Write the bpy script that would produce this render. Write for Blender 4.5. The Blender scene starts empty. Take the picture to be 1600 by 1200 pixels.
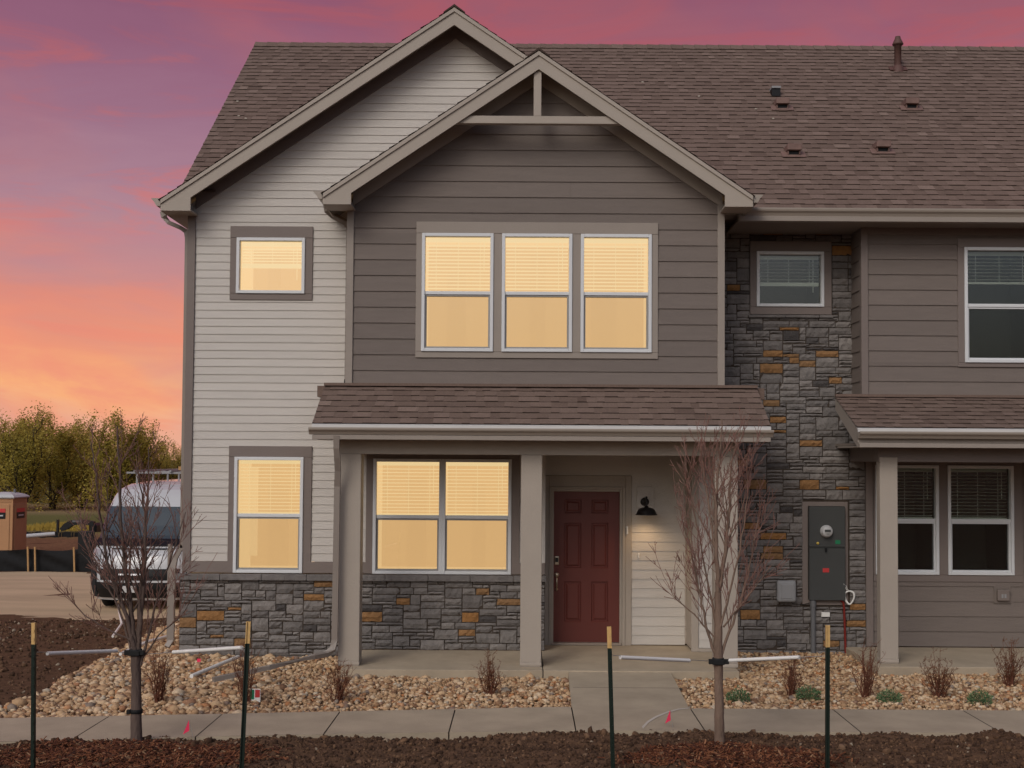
import bpy, bmesh, math, random
import numpy as np
from mathutils import Vector, Matrix
random.seed(7); rng = np.random.default_rng(7)
S = bpy.context.scene
C = S.collection
R = math.radians
# ------------------------------------------------------------------ camera
FPX = 1900.0; W, H = 1600.0, 1200.0
PITCH = math.atan(72.0/FPX); ROLL = 0.0062
CAMZ = 2.52
cam_d = bpy.data.cameras.new('camera'); cam = bpy.data.objects.new('camera', cam_d); C.objects.link(cam)
cam_d.sensor_width = 36.0; cam_d.sensor_fit = 'HORIZONTAL'; cam_d.lens = 36.0*FPX/W
cam_d.shift_x = -20.0/W; cam_d.shift_y = 43.0/W
cam_d.clip_start = 0.1; cam_d.clip_end = 3000
MR = Matrix.Rotation(math.pi/2+PITCH, 3, 'X') @ Matrix.Rotation(ROLL, 3, 'Z')
cam.matrix_world = Matrix.Translation((0, -16, CAMZ)) @ MR.to_4x4()
S.camera = cam
S.render.resolution_x = 1024; S.render.resolution_y = 768

def ray(px, py):
    return MR @ Vector(((px-820)/FPX, -(py-643)/FPX, -1))
def P(px, py, Y):            # measured point on the vertical plane at depth Y -> X, Z
    d = ray(px, py); t = (Y+16)/d.y
    return d.x*t, CAMZ+d.z*t
def G(px, py, z=0.0):        # measured point on the level z -> X, Y
    d = ray(px, py); t = (z-CAMZ)/d.z
    return d.x*t, -16+d.y*t
def RC(x0, y0, x1, y1, Y):   # rectangle -> X0, X1, Z0, Z1
    ym = (y0+y1)/2; xm = (x0+x1)/2
    return P(x0, ym, Y)[0], P(x1, ym, Y)[0], P(xm, y1, Y)[1], P(xm, y0, Y)[1]

# ------------------------------------------------------------------ world, sun, exposure
w = bpy.data.worlds.new('World'); S.world = w; w.use_nodes = True
nt = w.node_tree; nt.nodes.clear()
def N(t, **k):
    n = nt.nodes.new(t)
    for a, b in k.items(): setattr(n, a, b)
    return n
SUN_EL, SUN_AZ = R(38), R(205)      # soft light from the front left of the house
out = N('ShaderNodeOutputWorld'); mixs = N('ShaderNodeMixShader')
bg1 = N('ShaderNodeBackground'); bg2 = N('ShaderNodeBackground')
sky = N('ShaderNodeTexSky', sky_type='NISHITA', sun_disc=False); sky.sun_elevation = SUN_EL; sky.sun_rotation = SUN_AZ
sky.air_density = 1.0; sky.dust_density = 6.0; sky.ozone_density = 1.0
warm = N('ShaderNodeMix', data_type='RGBA', blend_type='MULTIPLY'); warm.inputs[0].default_value = 1.0
warm.inputs[7].default_value = (0.86, 0.93, 1.06, 1)
nt.links.new(sky.outputs[0], warm.inputs[6]); nt.links.new(warm.outputs[2], bg1.inputs[0])
bg1.inputs[1].default_value = 0.085
tc = N('ShaderNodeTexCoord'); sep = N('ShaderNodeSeparateXYZ'); nt.links.new(tc.outputs['Generated'], sep.inputs[0])
def M(op, a, b=None, c=None):
    n = N('ShaderNodeMath', operation=op)
    for i, v in enumerate((a, b, c)):
        if v is None: continue
        if isinstance(v, (int, float)): n.inputs[i].default_value = v
        else: nt.links.new(v, n.inputs[i])
    return n.outputs[0]
def noise(scale, vec_scale, det=3, rough=0.5, dist=0.4, off=(0, 0, 0)):
    mp = N('ShaderNodeMapping'); mp.inputs['Scale'].default_value = vec_scale; mp.inputs['Location'].default_value = off
    mp.inputs['Rotation'].default_value = (0, R(-5), 0)
    nt.links.new(tc.outputs['Generated'], mp.inputs[0])
    n = N('ShaderNodeTexNoise'); n.inputs['Scale'].default_value = scale; n.inputs['Detail'].default_value = det
    n.inputs['Roughness'].default_value = rough; n.inputs['Distortion'].default_value = dist
    nt.links.new(mp.outputs[0], n.inputs[0]); return n.outputs[0]
def ramp(fac, stops):
    r = N('ShaderNodeValToRGB'); e = r.color_ramp.elements
    while len(e) > 1: e.remove(e[-1])
    e[0].position = stops[0][0]; e[0].color = (*stops[0][1], 1)
    for p, c in stops[1:]:
        x = e.new(p); x.color = (*c, 1)
    nt.links.new(fac, r.inputs[0]); return r.outputs[0]
def s2l(r, g, b):
    f = lambda c: (c/255/12.92) if c/255 <= 0.04045 else ((c/255+0.055)/1.055)**2.4
    return (f(r), f(g), f(b))
def wmix(f, a, b):
    n = N('ShaderNodeMix', data_type='RGBA'); nt.links.new(f, n.inputs[0]); nt.links.new(a, n.inputs[6]); nt.links.new(b, n.inputs[7]); return n.outputs[2]
n1 = noise(2.2, (1.0, 1.0, 3.2), 5, 0.55, 0.7, (0.3, 0.1, 0.7))
n2 = noise(4.2, (1.0, 1.0, 3.2), 8, 0.62, 1.0, (4.1, 0.6, 1.2))
n3 = noise(6.0, (0.8, 0.8, 4.8), 8, 0.6, 0.8, (1.7, 3.3, 5.1))
n4 = noise(1.9, (1.0, 1.0, 2.2), 5, 0.55, 0.9, (7.2, 2.0, 0.4))
elev = M('ADD', sep.outputs[2], M('ADD', M('MULTIPLY', M('SUBTRACT', n1, 0.5), 0.09), M('MULTIPLY', M('SUBTRACT', n3, 0.5), 0.05)))
base = ramp(elev, [(0.0, s2l(232, 172, 146)), (0.035, s2l(238, 176, 148)), (0.06, s2l(250, 178, 124)), (0.09, s2l(236, 152, 122)),
                   (0.14, s2l(218, 138, 124)), (0.19, s2l(192, 136, 138)), (0.24, s2l(172, 116, 128)), (0.30, s2l(164, 100, 114)), (0.38, s2l(148, 88, 106)), (0.8, s2l(110, 80, 110))])
red = ramp(elev, [(0.0, s2l(240, 164, 134)), (0.09, s2l(240, 148, 120)), (0.17, s2l(216, 130, 124)), (0.25, s2l(186, 112, 118)), (0.33, s2l(172, 92, 102)), (0.8, s2l(130, 70, 95))])
lav = ramp(elev, [(0.0, s2l(226, 172, 152)), (0.08, s2l(214, 150, 140)), (0.14, s2l(180, 142, 152)), (0.20, s2l(158, 130, 154)), (0.28, s2l(138, 102, 132)), (0.36, s2l(122, 82, 116)), (0.8, s2l(90, 70, 105))])
fr = N('ShaderNodeMapRange', interpolation_type='SMOOTHSTEP'); fr.inputs[1].default_value = 0.45; fr.inputs[2].default_value = 0.72; nt.links.new(n2, fr.inputs[0])
fl = N('ShaderNodeMapRange', interpolation_type='SMOOTHSTEP'); fl.inputs[1].default_value = 0.56; fl.inputs[2].default_value = 0.36; nt.links.new(n4, fl.inputs[0])
fr2 = N('ShaderNodeMapRange', interpolation_type='SMOOTHSTEP'); fr2.inputs[1].default_value = 0.5; fr2.inputs[2].default_value = 0.66; fr2.inputs[4].default_value = 0.75; nt.links.new(n3, fr2.inputs[0])
col = wmix(M('MULTIPLY', fl.outputs[0], 0.6), wmix(fr.outputs[0], base, red), lav)
col = wmix(fr2.outputs[0], col, red)
nt.links.new(col, bg2.inputs[0]); bg2.inputs[1].default_value = 1.0
ys = N('ShaderNodeMapRange', interpolation_type='SMOOTHSTEP'); ys.inputs[1].default_value = -0.05; ys.inputs[2].default_value = 0.45; nt.links.new(sep.outputs[1], ys.inputs[0])
nt.links.new(ys.outputs[0], mixs.inputs[0]); nt.links.new(bg1.outputs[0], mixs.inputs[1]); nt.links.new(bg2.outputs[0], mixs.inputs[2]); nt.links.new(mixs.outputs[0], out.inputs[0])
sd = bpy.data.lights.new('sun', 'SUN'); so = bpy.data.objects.new('sun', sd); C.objects.link(so)
sd.energy = 0.55; sd.angle = R(25); sd.color = (1.0, 0.97, 0.90)
sdir = Vector((-math.sin(R(28))*math.cos(SUN_EL), -math.cos(R(28))*math.cos(SUN_EL), math.sin(SUN_EL)))
so.rotation_euler = sdir.to_track_quat('Z', 'Y').to_euler()
S.view_settings.view_transform = 'Standard'; S.view_settings.look = 'None'
S.view_settings.exposure = 0.0; S.view_settings.gamma = 1.0; S.view_settings.use_curve_mapping = False

# ------------------------------------------------------------------ materials
def mat(name, colr, rough=0.7, bump=0.0, bscale=60, vary=0.0, vscale=3, attr=None, ramp_stops=None, metal=0, stretch=(1, 1, 1), emit=None, spec=0.3, attr_mul=0.0, detail=4, coat=0):
    m = bpy.data.materials.new(name); m.use_nodes = True; t = m.node_tree; b = t.nodes['Principled BSDF']
    b.inputs['Roughness'].default_value = rough; b.inputs['Metallic'].default_value = metal; b.inputs['Specular IOR Level'].default_value = spec
    b.inputs['Coat Weight'].default_value = coat
    nn = lambda ty, **k: [setattr(n_ := t.nodes.new(ty), a, c) for a, c in k.items()] and n_ if k else t.nodes.new(ty)
    cs = None
    co = t.nodes.new('ShaderNodeTexCoord'); mp = t.nodes.new('ShaderNodeMapping'); mp.inputs['Scale'].default_value = stretch
    t.links.new(co.outputs['Object'], mp.inputs[0])
    if ramp_stops and attr:
        a = t.nodes.new('ShaderNodeAttribute'); a.attribute_name = attr
        r = t.nodes.new('ShaderNodeValToRGB'); e = r.color_ramp.elements
        while len(e) > 1: e.remove(e[-1])
        e[0].position = ramp_stops[0][0]; e[0].color = (*ramp_stops[0][1], 1)
        for p, c in ramp_stops[1:]:
            x = e.new(p); x.color = (*c, 1)
        t.links.new(a.outputs['Fac'], r.inputs[0]); cs = r.outputs[0]
    if vary > 0:
        n = t.nodes.new('ShaderNodeTexNoise'); n.inputs['Scale'].default_value = vscale; n.inputs['Detail'].default_value = 6; n.inputs['Roughness'].default_value = 0.65
        t.links.new(mp.outputs[0], n.inputs[0])
        mr = t.nodes.new('ShaderNodeMapRange'); mr.inputs[1].default_value = 0.25; mr.inputs[2].default_value = 0.75; mr.inputs[3].default_value = 1-vary; mr.inputs[4].default_value = 1+vary
        t.links.new(n.outputs[0], mr.inputs[0])
        mx = t.nodes.new('ShaderNodeMix'); mx.data_type = 'RGBA'; mx.blend_type = 'MULTIPLY'; mx.inputs[0].default_value = 1
        if cs: t.links.new(cs, mx.inputs[6])
        else: mx.inputs[6].default_value = (*colr, 1)
        t.links.new(mr.outputs[0], mx.inputs[7]); cs = mx.outputs[2]
    if attr_mul > 0:
        a = t.nodes.new('ShaderNodeAttribute'); a.attribute_name = 'rnd'
        mr = t.nodes.new('ShaderNodeMapRange'); mr.inputs[3].default_value = 1-attr_mul; mr.inputs[4].default_value = 1+attr_mul
        t.links.new(a.outputs['Fac'], mr.inputs[0])
        mx = t.nodes.new('ShaderNodeMix'); mx.data_type = 'RGBA'; mx.blend_type = 'MULTIPLY'; mx.inputs[0].default_value = 1
        if cs: t.links.new(cs, mx.inputs[6])
        else: mx.inputs[6].default_value = (*colr, 1)
        t.links.new(mr.outputs[0], mx.inputs[7]); cs = mx.outputs[2]
    if cs: t.links.new(cs, b.inputs['Base Color'])
    else: b.inputs['Base Color'].default_value = (*colr, 1)
    if bump > 0:
        n = t.nodes.new('ShaderNodeTexNoise'); n.inputs['Scale'].default_value = bscale; n.inputs['Detail'].default_value = detail
        t.links.new(mp.outputs[0], n.inputs[0])
        bp = t.nodes.new('ShaderNodeBump'); bp.inputs['Strength'].default_value = bump; bp.inputs['Distance'].default_value = 0.02
        t.links.new(n.outputs[0], bp.inputs['Height']); t.links.new(bp.outputs[0], b.inputs['Normal'])
    if emit:
        b.inputs['Emission Color'].default_value = (*emit[0], 1); b.inputs['Emission Strength'].default_value = emit[1]
    return m
MAT = {}
MAT['white_siding'] = mat('white_siding', (.56, .52, .475), .55, .25, 30, .045, 2.0, stretch=(1, 1, 6), attr_mul=.035)
MAT['grey_siding'] = mat('grey_siding', (.185, .152, .133), .6, .35, 28, .07, 2.0, stretch=(1, 1, 9), attr_mul=.07)
MAT['light_trim'] = mat('light_trim', (.39, .336, .283), .55, .15, 50, .05, 2)
MAT['dark_trim'] = mat('dark_trim', (.20, .163, .146), .55, .15, 50, .05, 2)
MAT['mid_trim'] = mat('mid_trim', (.31, .265, .228), .55, .15, 50, .05, 2)
MAT['soffit'] = mat('soffit', (.24, .20, .17), .7, 0, 50, .05, 2)
MAT['gutter'] = mat('gutter', (.33, .28, .235), .35, 0, 50, .04, 2, spec=.5)
MAT['downspout'] = mat('downspout_metal', (.25, .21, .18), .4, 0, 50, .04, 2, spec=.5)
MAT['drip'] = mat('drip_metal', (.62, .6, .58), .3, 0, 0, .05, 3, spec=.5)
MAT['vinyl'] = mat('white_vinyl', (.68, .69, .70), .35, 0, 0, .02, 3, spec=.4)
MAT['screenframe'] = mat('screen_frame', (.30, .29, .28), .45)
SHR = [(0, (.12, .079, .062)), (.35, (.163, .112, .089)), (.7, (.20, .139, .112)), (1, (.245, .176, .142))]
MAT['shingle'] = mat('asphalt_shingle', (.14, .1, .09), .9, .4, 120, .22, 40, attr='rnd', ramp_stops=SHR, detail=3)
MAT['shingle_shade_edge'] = mat('shingle_shade_edge', (.065, .044, .035), .95)  # dark colour paints the shadow line under each shingle course
STR = [(0, (.065, .058, .056)), (.10, (.08, .072, .07)), (.14, (.145, .131, .124)), (.5, (.182, .166, .156)), (.86, (.225, .204, .19)), (.89, (.225, .204, .19)), (.895, (.31, .15, .05)), (1, (.235, .135, .065))]
MAT['stone'] = mat('ledge_stone', (.1, .1, .1), .85, 1.0, 22, .22, 7, attr='rnd', ramp_stops=STR, detail=6)
MAT['mortar'] = mat('mortar', (.06, .045, .035), .95, .6, 40)
MAT['cap'] = mat('stone_cap', (.17, .155, .148), .85, 1.0, 18, .3, 5)
MAT['door'] = mat('red_door_paint', (.14, .031, .023), .42, .12, 45, .05, 3, stretch=(6, 1, .6), spec=.5)
MAT['nickel'] = mat('satin_nickel', (.55, .47, .37), .35, metal=1)
MAT['blackmetal'] = mat('black_metal', (.012, .010, .010), .45, spec=.5)
MAT['concrete'] = mat('concrete', (.40, .325, .235), .88, .25, 90, .19, 1.7)
MAT['joint'] = mat('concrete_joint', (.075, .06, .048), .95)
MAT['foundation'] = mat('foundation_concrete', (.15, .14, .13), .9, .5, 30, .15, 4)
MAT['soil'] = mat('soil', (.105, .056, .030), .98, 1.0, 26, .5, 7, detail=8)
MAT['clod'] = mat('soil_clods', (.06, .036, .023), .98, .8, 60, .35, 12, attr='rnd', ramp_stops=[(0, (.045, .023, .013)), (.6, (.10, .053, .029)), (.93, (.19, .108, .062)), (.96, (.26, .19, .13)), (1, (.33, .27, .2))])
MAT['mulch'] = mat('mulch_chips', (.1, .04, .02), .9, attr='rnd', ramp_stops=[(0, (.04, .014, .008)), (.5, (.13, .040, .017)), (.9, (.25, .10, .045)), (1, (.33, .2, .11))])
PEB = [(0, (.17, .09, .05)), (.12, (.31, .175, .09)), (.4, (.45, .285, .155)), (.7, (.55, .375, .22)), (.88, (.63, .48, .32)), (.93, (.42, .18, .07)), (.97, (.2, .15, .12)), (1, (.62, .52, .38))]
MAT['pebble'] = mat('river_rock', (.4, .3, .2), .75, .3, 50, .16, 25, attr='rnd', ramp_stops=PEB)
MAT['lot'] = mat('gravel_lot', (.50, .37, .235), .95, .4, 60, .22, .8, stretch=(.35, 1.6, 1))
MAT['bark1'] = mat('grey_bark', (.115, .08, .066), .85, .6, 60, .25, 14, stretch=(1, 1, .3))
MAT['bark2'] = mat('brown_bark', (.20, .135, .10), .85, .6, 60, .25, 14, stretch=(1, 1, .3))
MAT['twig'] = mat('twig_bark', (.23, .125, .10), .8)
MAT['bud'] = mat('red_buds', (.26, .09, .065), .7)
MAT['pvc'] = mat('white_pvc', (.80, .78, .74), .35, 0, 0, .06, 10, spec=.5)
MAT['post_green'] = mat('green_post_paint', (.008, .017, .012), .5)
MAT['post_tip'] = mat('yellow_post_tip', (.62, .40, .16), .55, 0, 0, .15, 30)
MAT['strap'] = mat('black_strap', (.012, .012, .012), .7)
MAT['wire'] = mat('galvanised_wire', (.45, .44, .42), .4, metal=.6)
MAT['pink'] = mat('pink_plastic', (.85, .045, .12), .5)
MAT['shrub'] = mat('dry_shrub_stems', (.15, .055, .032), .85)
MAT['shrubleaf'] = mat('dry_shrub_leaves', (.17, .075, .032), .8)
MAT['tuft'] = mat('green_leaves', (.10, .17, .075), .7, attr_mul=.5)
MAT['sign_grey'] = mat('meter_grey', (.058, .060, .058), .5, 0, 0, .05, 3, spec=.4)
MAT['boxgrey'] = mat('light_grey_plastic', (.29, .29, .295), .5)
MAT['conduit'] = mat('grey_pvc_conduit', (.14, .14, .145), .5)
MAT['redconduit'] = mat('red_conduit', (.19, .02, .014), .5)
MAT['red_label'] = mat('red_sticker', (.55, .05, .05), .5)
MAT['green_label'] = mat('green_sticker', (.02, .20, .09), .5)
MAT['yellow_label'] = mat('yellow_sticker', (.62, .45, .10), .5)
MAT['vent'] = mat('brown_vent_paint', (.20, .125, .105), .6, 0, 0, .2, 10)
MAT['flue'] = mat('brown_flue_paint', (.115, .06, .05), .6, 0, 0, .2, 10)
MAT['vanwhite'] = mat('van_white_paint', (.52, .53, .55), .22, 0, 0, .03, 2, spec=.5, coat=.5)
MAT['vangrey'] = mat('van_bumper_plastic', (.018, .019, .021), .8)
MAT['vanblack'] = mat('van_black_plastic', (.008, .008, .009), .5)
MAT['tyre'] = mat('tyre_rubber', (.012, .012, .012), .8)
MAT['chrome'] = mat('chrome', (.6, .6, .62), .15, metal=1)
MAT['lens'] = mat('headlamp_lens', (.35, .35, .36), .08, spec=.8, coat=1)
MAT['vanglass'] = mat('van_glass', (.035, .045, .045), .04, spec=1.0, coat=1)
MAT['fabric'] = mat('black_silt_fabric', (.008, .008, .009), .8, .4, 8)
MAT['stake'] = mat('wood_stake', (.42, .25, .11), .85, 0, 0, .2, 12)
MAT['tan'] = mat('tan_plastic', (.44, .235, .115), .55, 0, 0, .06, 3)
MAT['potroof'] = mat('pale_plastic', (.50, .50, .50), .5)
MAT['leaf'] = mat('spring_leaves', (.15, .15, .03), .8, attr='rnd', ramp_stops=[(0, (.20, .17, .045)), (.45, (.48, .40, .09)), (.8, (.64, .53, .12)), (1, (.70, .55, .15))])
t = MAT['leaf'].node_tree; b = t.nodes['Principled BSDF']; o_ = [q for q in t.nodes if q.type == 'OUTPUT_MATERIAL'][0]
tl_ = t.nodes.new('ShaderNodeBsdfTranslucent'); mx = t.nodes.new('ShaderNodeMixShader'); mx.inputs[0].default_value = .55; t.links.new(b.inputs['Base Color'].links[0].from_socket, tl_.inputs[0])
t.links.new(b.outputs[0], mx.inputs[1]); t.links.new(tl_.outputs[0], mx.inputs[2]); t.links.new(mx.outputs[0], o_.inputs[0])
MAT['farbark'] = mat('far_bark', (.055, .042, .032), .9)
MAT['blind'] = mat('white_blind', (.70, .74, .66), .5)
MAT['roomdark'] = mat('unlit_room', (.05, .055, .045), .9)
MAT['litwall'] = mat('lit_room_wall', (.08, .06, .03), .9, emit=((.90, .535, .245), 1.0))  # indoor light put in as wall glow, back wall dimmer than sides and ceiling
MAT['litside'] = mat('lit_room_side', (.08, .06, .03), .9, emit=((1.0, .64, .31), 1.0))
MAT['litmid'] = mat('lit_room_panel', (.08, .06, .03), .9, emit=((.875, .518, .237), 1.0))
MAT['litblind'] = mat('lit_blind', (.08, .06, .03), .9, emit=((1.03, .73, .38), 1.0))  # slats glow themselves, room light on them is put into the emission
MAT['yellowgrass'] = mat('yellow_grass', (.30, .20, .035), .9)
MAT['threshold'] = mat('threshold', (.30, .25, .21), .4)
MAT['bulb'] = mat('lit_bulb', (1, .8, .5), .5, emit=((1, .66, .28), 6))
MAT['whitepaint'] = mat('white_marking', (.54, .48, .41), .9)

# glass: clear with a fresnel mirror
g = bpy.data.materials.new('window_glass'); g.use_nodes = True; t = g.node_tree; t.nodes.clear()
o_ = t.nodes.new('ShaderNodeOutputMaterial'); mx = t.nodes.new('ShaderNodeMixShader'); tr = t.nodes.new('ShaderNodeBsdfTransparent'); gl = t.nodes.new('ShaderNodeBsdfGlossy')
fn = t.nodes.new('ShaderNodeFresnel'); fn.inputs[0].default_value = 1.6; gl.inputs['Roughness'].default_value = .01; tr.inputs[0].default_value = (.93, .95, .93, 1)
mn = t.nodes.new('ShaderNodeMath'); mn.operation = 'MULTIPLY_ADD'; mn.inputs[1].default_value = 1.0; mn.inputs[2].default_value = .02; t.links.new(fn.outputs[0], mn.inputs[0])
t.links.new(mn.outputs[0], mx.inputs[0]); t.links.new(tr.outputs[0], mx.inputs[1]); t.links.new(gl.outputs[0], mx.inputs[2]); t.links.new(mx.outputs[0], o_.inputs[0])
MAT['glass'] = g
# insect screen over the lower sash
g = bpy.data.materials.new('insect_screen'); g.use_nodes = True; t = g.node_tree; t.nodes.clear()
o_ = t.nodes.new('ShaderNodeOutputMaterial'); mx = t.nodes.new('ShaderNodeMixShader'); tr = t.nodes.new('ShaderNodeBsdfTransparent'); df = t.nodes.new('ShaderNodeBsdfDiffuse')
df.inputs[0].default_value = (.02, .02, .02, 1); mx.inputs[0].default_value = .13
t.links.new(tr.outputs[0], mx.inputs[1]); t.links.new(df.outputs[0], mx.inputs[2]); t.links.new(mx.outputs[0], o_.inputs[0])
MAT['screen'] = g
# open ground: brown soil near, grass field far
g = bpy.data.materials.new('open_ground'); g.use_nodes = True; t = g.node_tree; b = t.nodes['Principled BSDF']; b.inputs['Roughness'].default_value = .98; b.inputs['Specular IOR Level'].default_value = .1
ge = t.nodes.new('ShaderNodeNewGeometry'); sp = t.nodes.new('ShaderNodeSeparateXYZ'); t.links.new(ge.outputs[0], sp.inputs[0])
nz = t.nodes.new('ShaderNodeTexNoise'); nz.inputs['Scale'].default_value = .25; nz.inputs['Detail'].default_value = 8; t.links.new(ge.outputs[0], nz.inputs[0])
ma = t.nodes.new('ShaderNodeMath'); ma.operation = 'MULTIPLY_ADD'; ma.inputs[1].default_value = 6; t.links.new(nz.outputs[0], ma.inputs[0]); t.links.new(sp.outputs[1], ma.inputs[2])
rp = t.nodes.new('ShaderNodeValToRGB'); mr = t.nodes.new('ShaderNodeMapRange'); mr.inputs[1].default_value = 0; mr.inputs[2].default_value = 100; t.links.new(ma.outputs[0], mr.inputs[0]); t.links.new(mr.outputs[0], rp.inputs[0])
e = rp.color_ramp.elements
for p_, c_ in [(.10, (.12, .066, .038)), (.16, (.13, .072, .042)), (.24, (.17, .085, .045)), (.42, (.19, .095, .05)), (.46, (.20, .14, .06)), (.50, (.12, .12, .035)), (.66, (.15, .14, .05)), (.72, (.27, .19, .10)), (.84, (.26, .18, .09)), (.90, (.08, .08, .03))]:
    x = e.new(p_); x.color = (*c_, 1)
e.remove(e[0]); e.remove(e[-1])
n2_ = t.nodes.new('ShaderNodeTexNoise'); n2_.inputs['Scale'].default_value = 9; n2_.inputs['Detail'].default_value = 8; n2_.inputs['Roughness'].default_value = .7; t.links.new(ge.outputs[0], n2_.inputs[0])
mr2 = t.nodes.new('ShaderNodeMapRange'); mr2.inputs[1].default_value = .3; mr2.inputs[2].default_value = .7; mr2.inputs[3].default_value = .6; mr2.inputs[4].default_value = 1.4; t.links.new(n2_.outputs[0], mr2.inputs[0])
mm = t.nodes.new('ShaderNodeMix'); mm.data_type = 'RGBA'; mm.blend_type = 'MULTIPLY'; mm.inputs[0].default_value = 1; t.links.new(rp.outputs[0], mm.inputs[6]); t.links.new(mr2.outputs[0], mm.inputs[7]); t.links.new(mm.outputs[2], b.inputs[0])
bp = t.nodes.new('ShaderNodeBump'); bp.inputs['Strength'].default_value = .8; bp.inputs['Distance'].default_value = .05; t.links.new(n2_.outputs[0], bp.inputs['Height']); t.links.new(bp.outputs[0], b.inputs['Normal'])
MAT['ground'] = g

# ------------------------------------------------------------------ mesh helpers
class MB:
    def __init__(s): s.v = []; s.f = []; s.m = []; s.r = []; s.sm = []
    def face(s, pts, m=0, r=0.5, sm=False):
        i = len(s.v); s.v.extend(tuple(p) for p in pts); s.f.append(tuple(range(i, i+len(pts)))); s.m.append(m); s.r.append(r); s.sm.append(sm)
    def box(s, x0, x1, y0, y1, z0, z1, m=0, r=0.5, T=None):
        p = [(x, y, z) for x in (x0, x1) for y in (y0, y1) for z in (z0, z1)]
        if T is not None: p = [tuple(T @ Vector(q)) for q in p]
        i = len(s.v); s.v.extend(p)
        for q in ((0, 1, 3, 2), (4, 6, 7, 5), (0, 4, 5, 1), (2, 3, 7, 6), (0, 2, 6, 4), (1, 5, 7, 3)):
            s.f.append(tuple(i+k for k in q)); s.m.append(m); s.r.append(r); s.sm.append(False)
        return s
    def prism(s, poly, y0, y1, m=0, r=0.5, axis='y'):        # poly in XZ (axis y), YZ (axis x) or XY (axis z)
        if axis == 'y': f = lambda a, b, c: (a, c, b)
        elif axis == 'x': f = lambda a, b, c: (c, a, b)
        else: f = lambda a, b, c: (a, b, c)
        A = [f(a, b, y0) for a, b in poly]; B = [f(a, b, y1) for a, b in poly]
        s.face(A, m, r); s.face(B[::-1], m, r)
        n = len(poly)
        for k in range(n): s.face([A[k], B[k], B[(k+1) % n], A[(k+1) % n]], m, r)
        return s
    def tube(s, pts, rad, n=6, m=0, r=0.5, cap=True):
        pts = [Vector(p) for p in pts]
        if not hasattr(rad, '__len__'): rad = [rad]*len(pts)
        base = len(s.v); prev = None
        for k, p in enumerate(pts):
            d = (pts[min(k+1, len(pts)-1)]-pts[max(k-1, 0)])
            if d.length < 1e-9: d = Vector((0, 0, 1))
            d.normalize()
            if prev is None:
                u = d.cross(Vector((0, 0, 1)) if abs(d.z) < .9 else Vector((1, 0, 0))).normalized()
            else:
                u = (prev-d*prev.dot(d)).normalized()
            prev = u; v = d.cross(u)
            for j in range(n):
                a = 2*math.pi*j/n; q = p+(u*math.cos(a)+v*math.sin(a))*rad[k]; s.v.append(tuple(q))
        for k in range(len(pts)-1):
            for j in range(n):
                a = base+k*n+j; b_ = base+k*n+(j+1) % n
                s.f.append((a, b_, b_+n, a+n)); s.m.append(m); s.r.append(r); s.sm.append(n > 4)
        if cap:
            s.face([s.v[base+j] for j in range(n)][::-1], m, r); e_ = base+(len(pts)-1)*n; s.face([s.v[e_+j] for j in range(n)], m, r)
        return s
    def lathe(s, prof, c, n=20, m=0, axis='z'):               # prof: (radius, h)
        base = len(s.v)
        for r_, h in prof:
            for j in range(n):
                a = 2*math.pi*j/n; x, y = r_*math.cos(a), r_*math.sin(a)
                s.v.append((c[0]+x, c[1]+y, c[2]+h) if axis == 'z' else (c[0]+x, c[1]-h, c[2]+y))
        for k in range(len(prof)-1):
            for j in range(n):
                a = base+k*n+j; b_ = base+k*n+(j+1) % n
                s.f.append((a, b_, b_+n, a+n)); s.m.append(m); s.r.append(.5); s.sm.append(True)
        return s
    def build(s, name, mats, parent=None, bevel=0, seg=1, sub=0):
        me = bpy.data.meshes.new(name); me.from_pydata(s.v, [], s.f)
        if not isinstance(mats, (list, tuple)): mats = [mats]
        for k in mats: me.materials.append(MAT[k])
        me.polygons.foreach_set('material_index', s.m); me.polygons.foreach_set('use_smooth', s.sm)
        a = me.attributes.new('rnd', 'FLOAT', 'FACE'); a.data.foreach_set('value', s.r)
        me.update()
        o = bpy.data.objects.new(name, me); C.objects.link(o)
        if parent is not None: o.parent = parent; o.matrix_parent_inverse = parent.matrix_world.inverted() if not isinstance(parent.data, type(None)) and False else Matrix.Translation(-abs_loc(parent))
        if bevel:
            md = o.modifiers.new('bevel', 'BEVEL'); md.width = bevel; md.segments = seg; md.limit_method = 'ANGLE'; md.angle_limit = R(40)
        return o
def split_build(mb, name, mats, parent=None, bevel=0, seg=1):      # touching pieces stay together, the rest become objects of their own
    isl = {}; par = list(range(len(mb.v)))
    def find(a):
        while par[a] != a: par[a] = par[par[a]]; a = par[a]
        return a
    for f in mb.f:
        for k in f[1:]: par[find(k)] = find(f[0])
    for i, f in enumerate(mb.f): isl.setdefault(find(f[0]), []).append(i)
    grp = []
    for fs in isl.values():
        vs = np.array([mb.v[k] for i in fs for k in mb.f[i]]); g_ = [fs, vs.min(0)-.004, vs.max(0)+.004]; rest = []
        for h in grp:
            if (g_[1] <= h[2]).all() and (h[1] <= g_[2]).all(): g_ = [g_[0]+h[0], np.minimum(g_[1], h[1]), np.maximum(g_[2], h[2])]
            else: rest.append(h)
        grp = rest+[g_]
    for fs, _, _ in grp:
        n_ = MB()
        for i in fs: n_.face([mb.v[k] for k in mb.f[i]], mb.m[i], mb.r[i], mb.sm[i])
        o = n_.build(name, mats, parent)
        b_ = bmesh.new(); b_.from_mesh(o.data); bmesh.ops.remove_doubles(b_, verts=b_.verts, dist=1e-6); b_.to_mesh(o.data); b_.free()
        if bevel: md = o.modifiers.new('bevel', 'BEVEL'); md.width = bevel; md.segments = seg; md.limit_method = 'ANGLE'; md.angle_limit = R(40)
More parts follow.
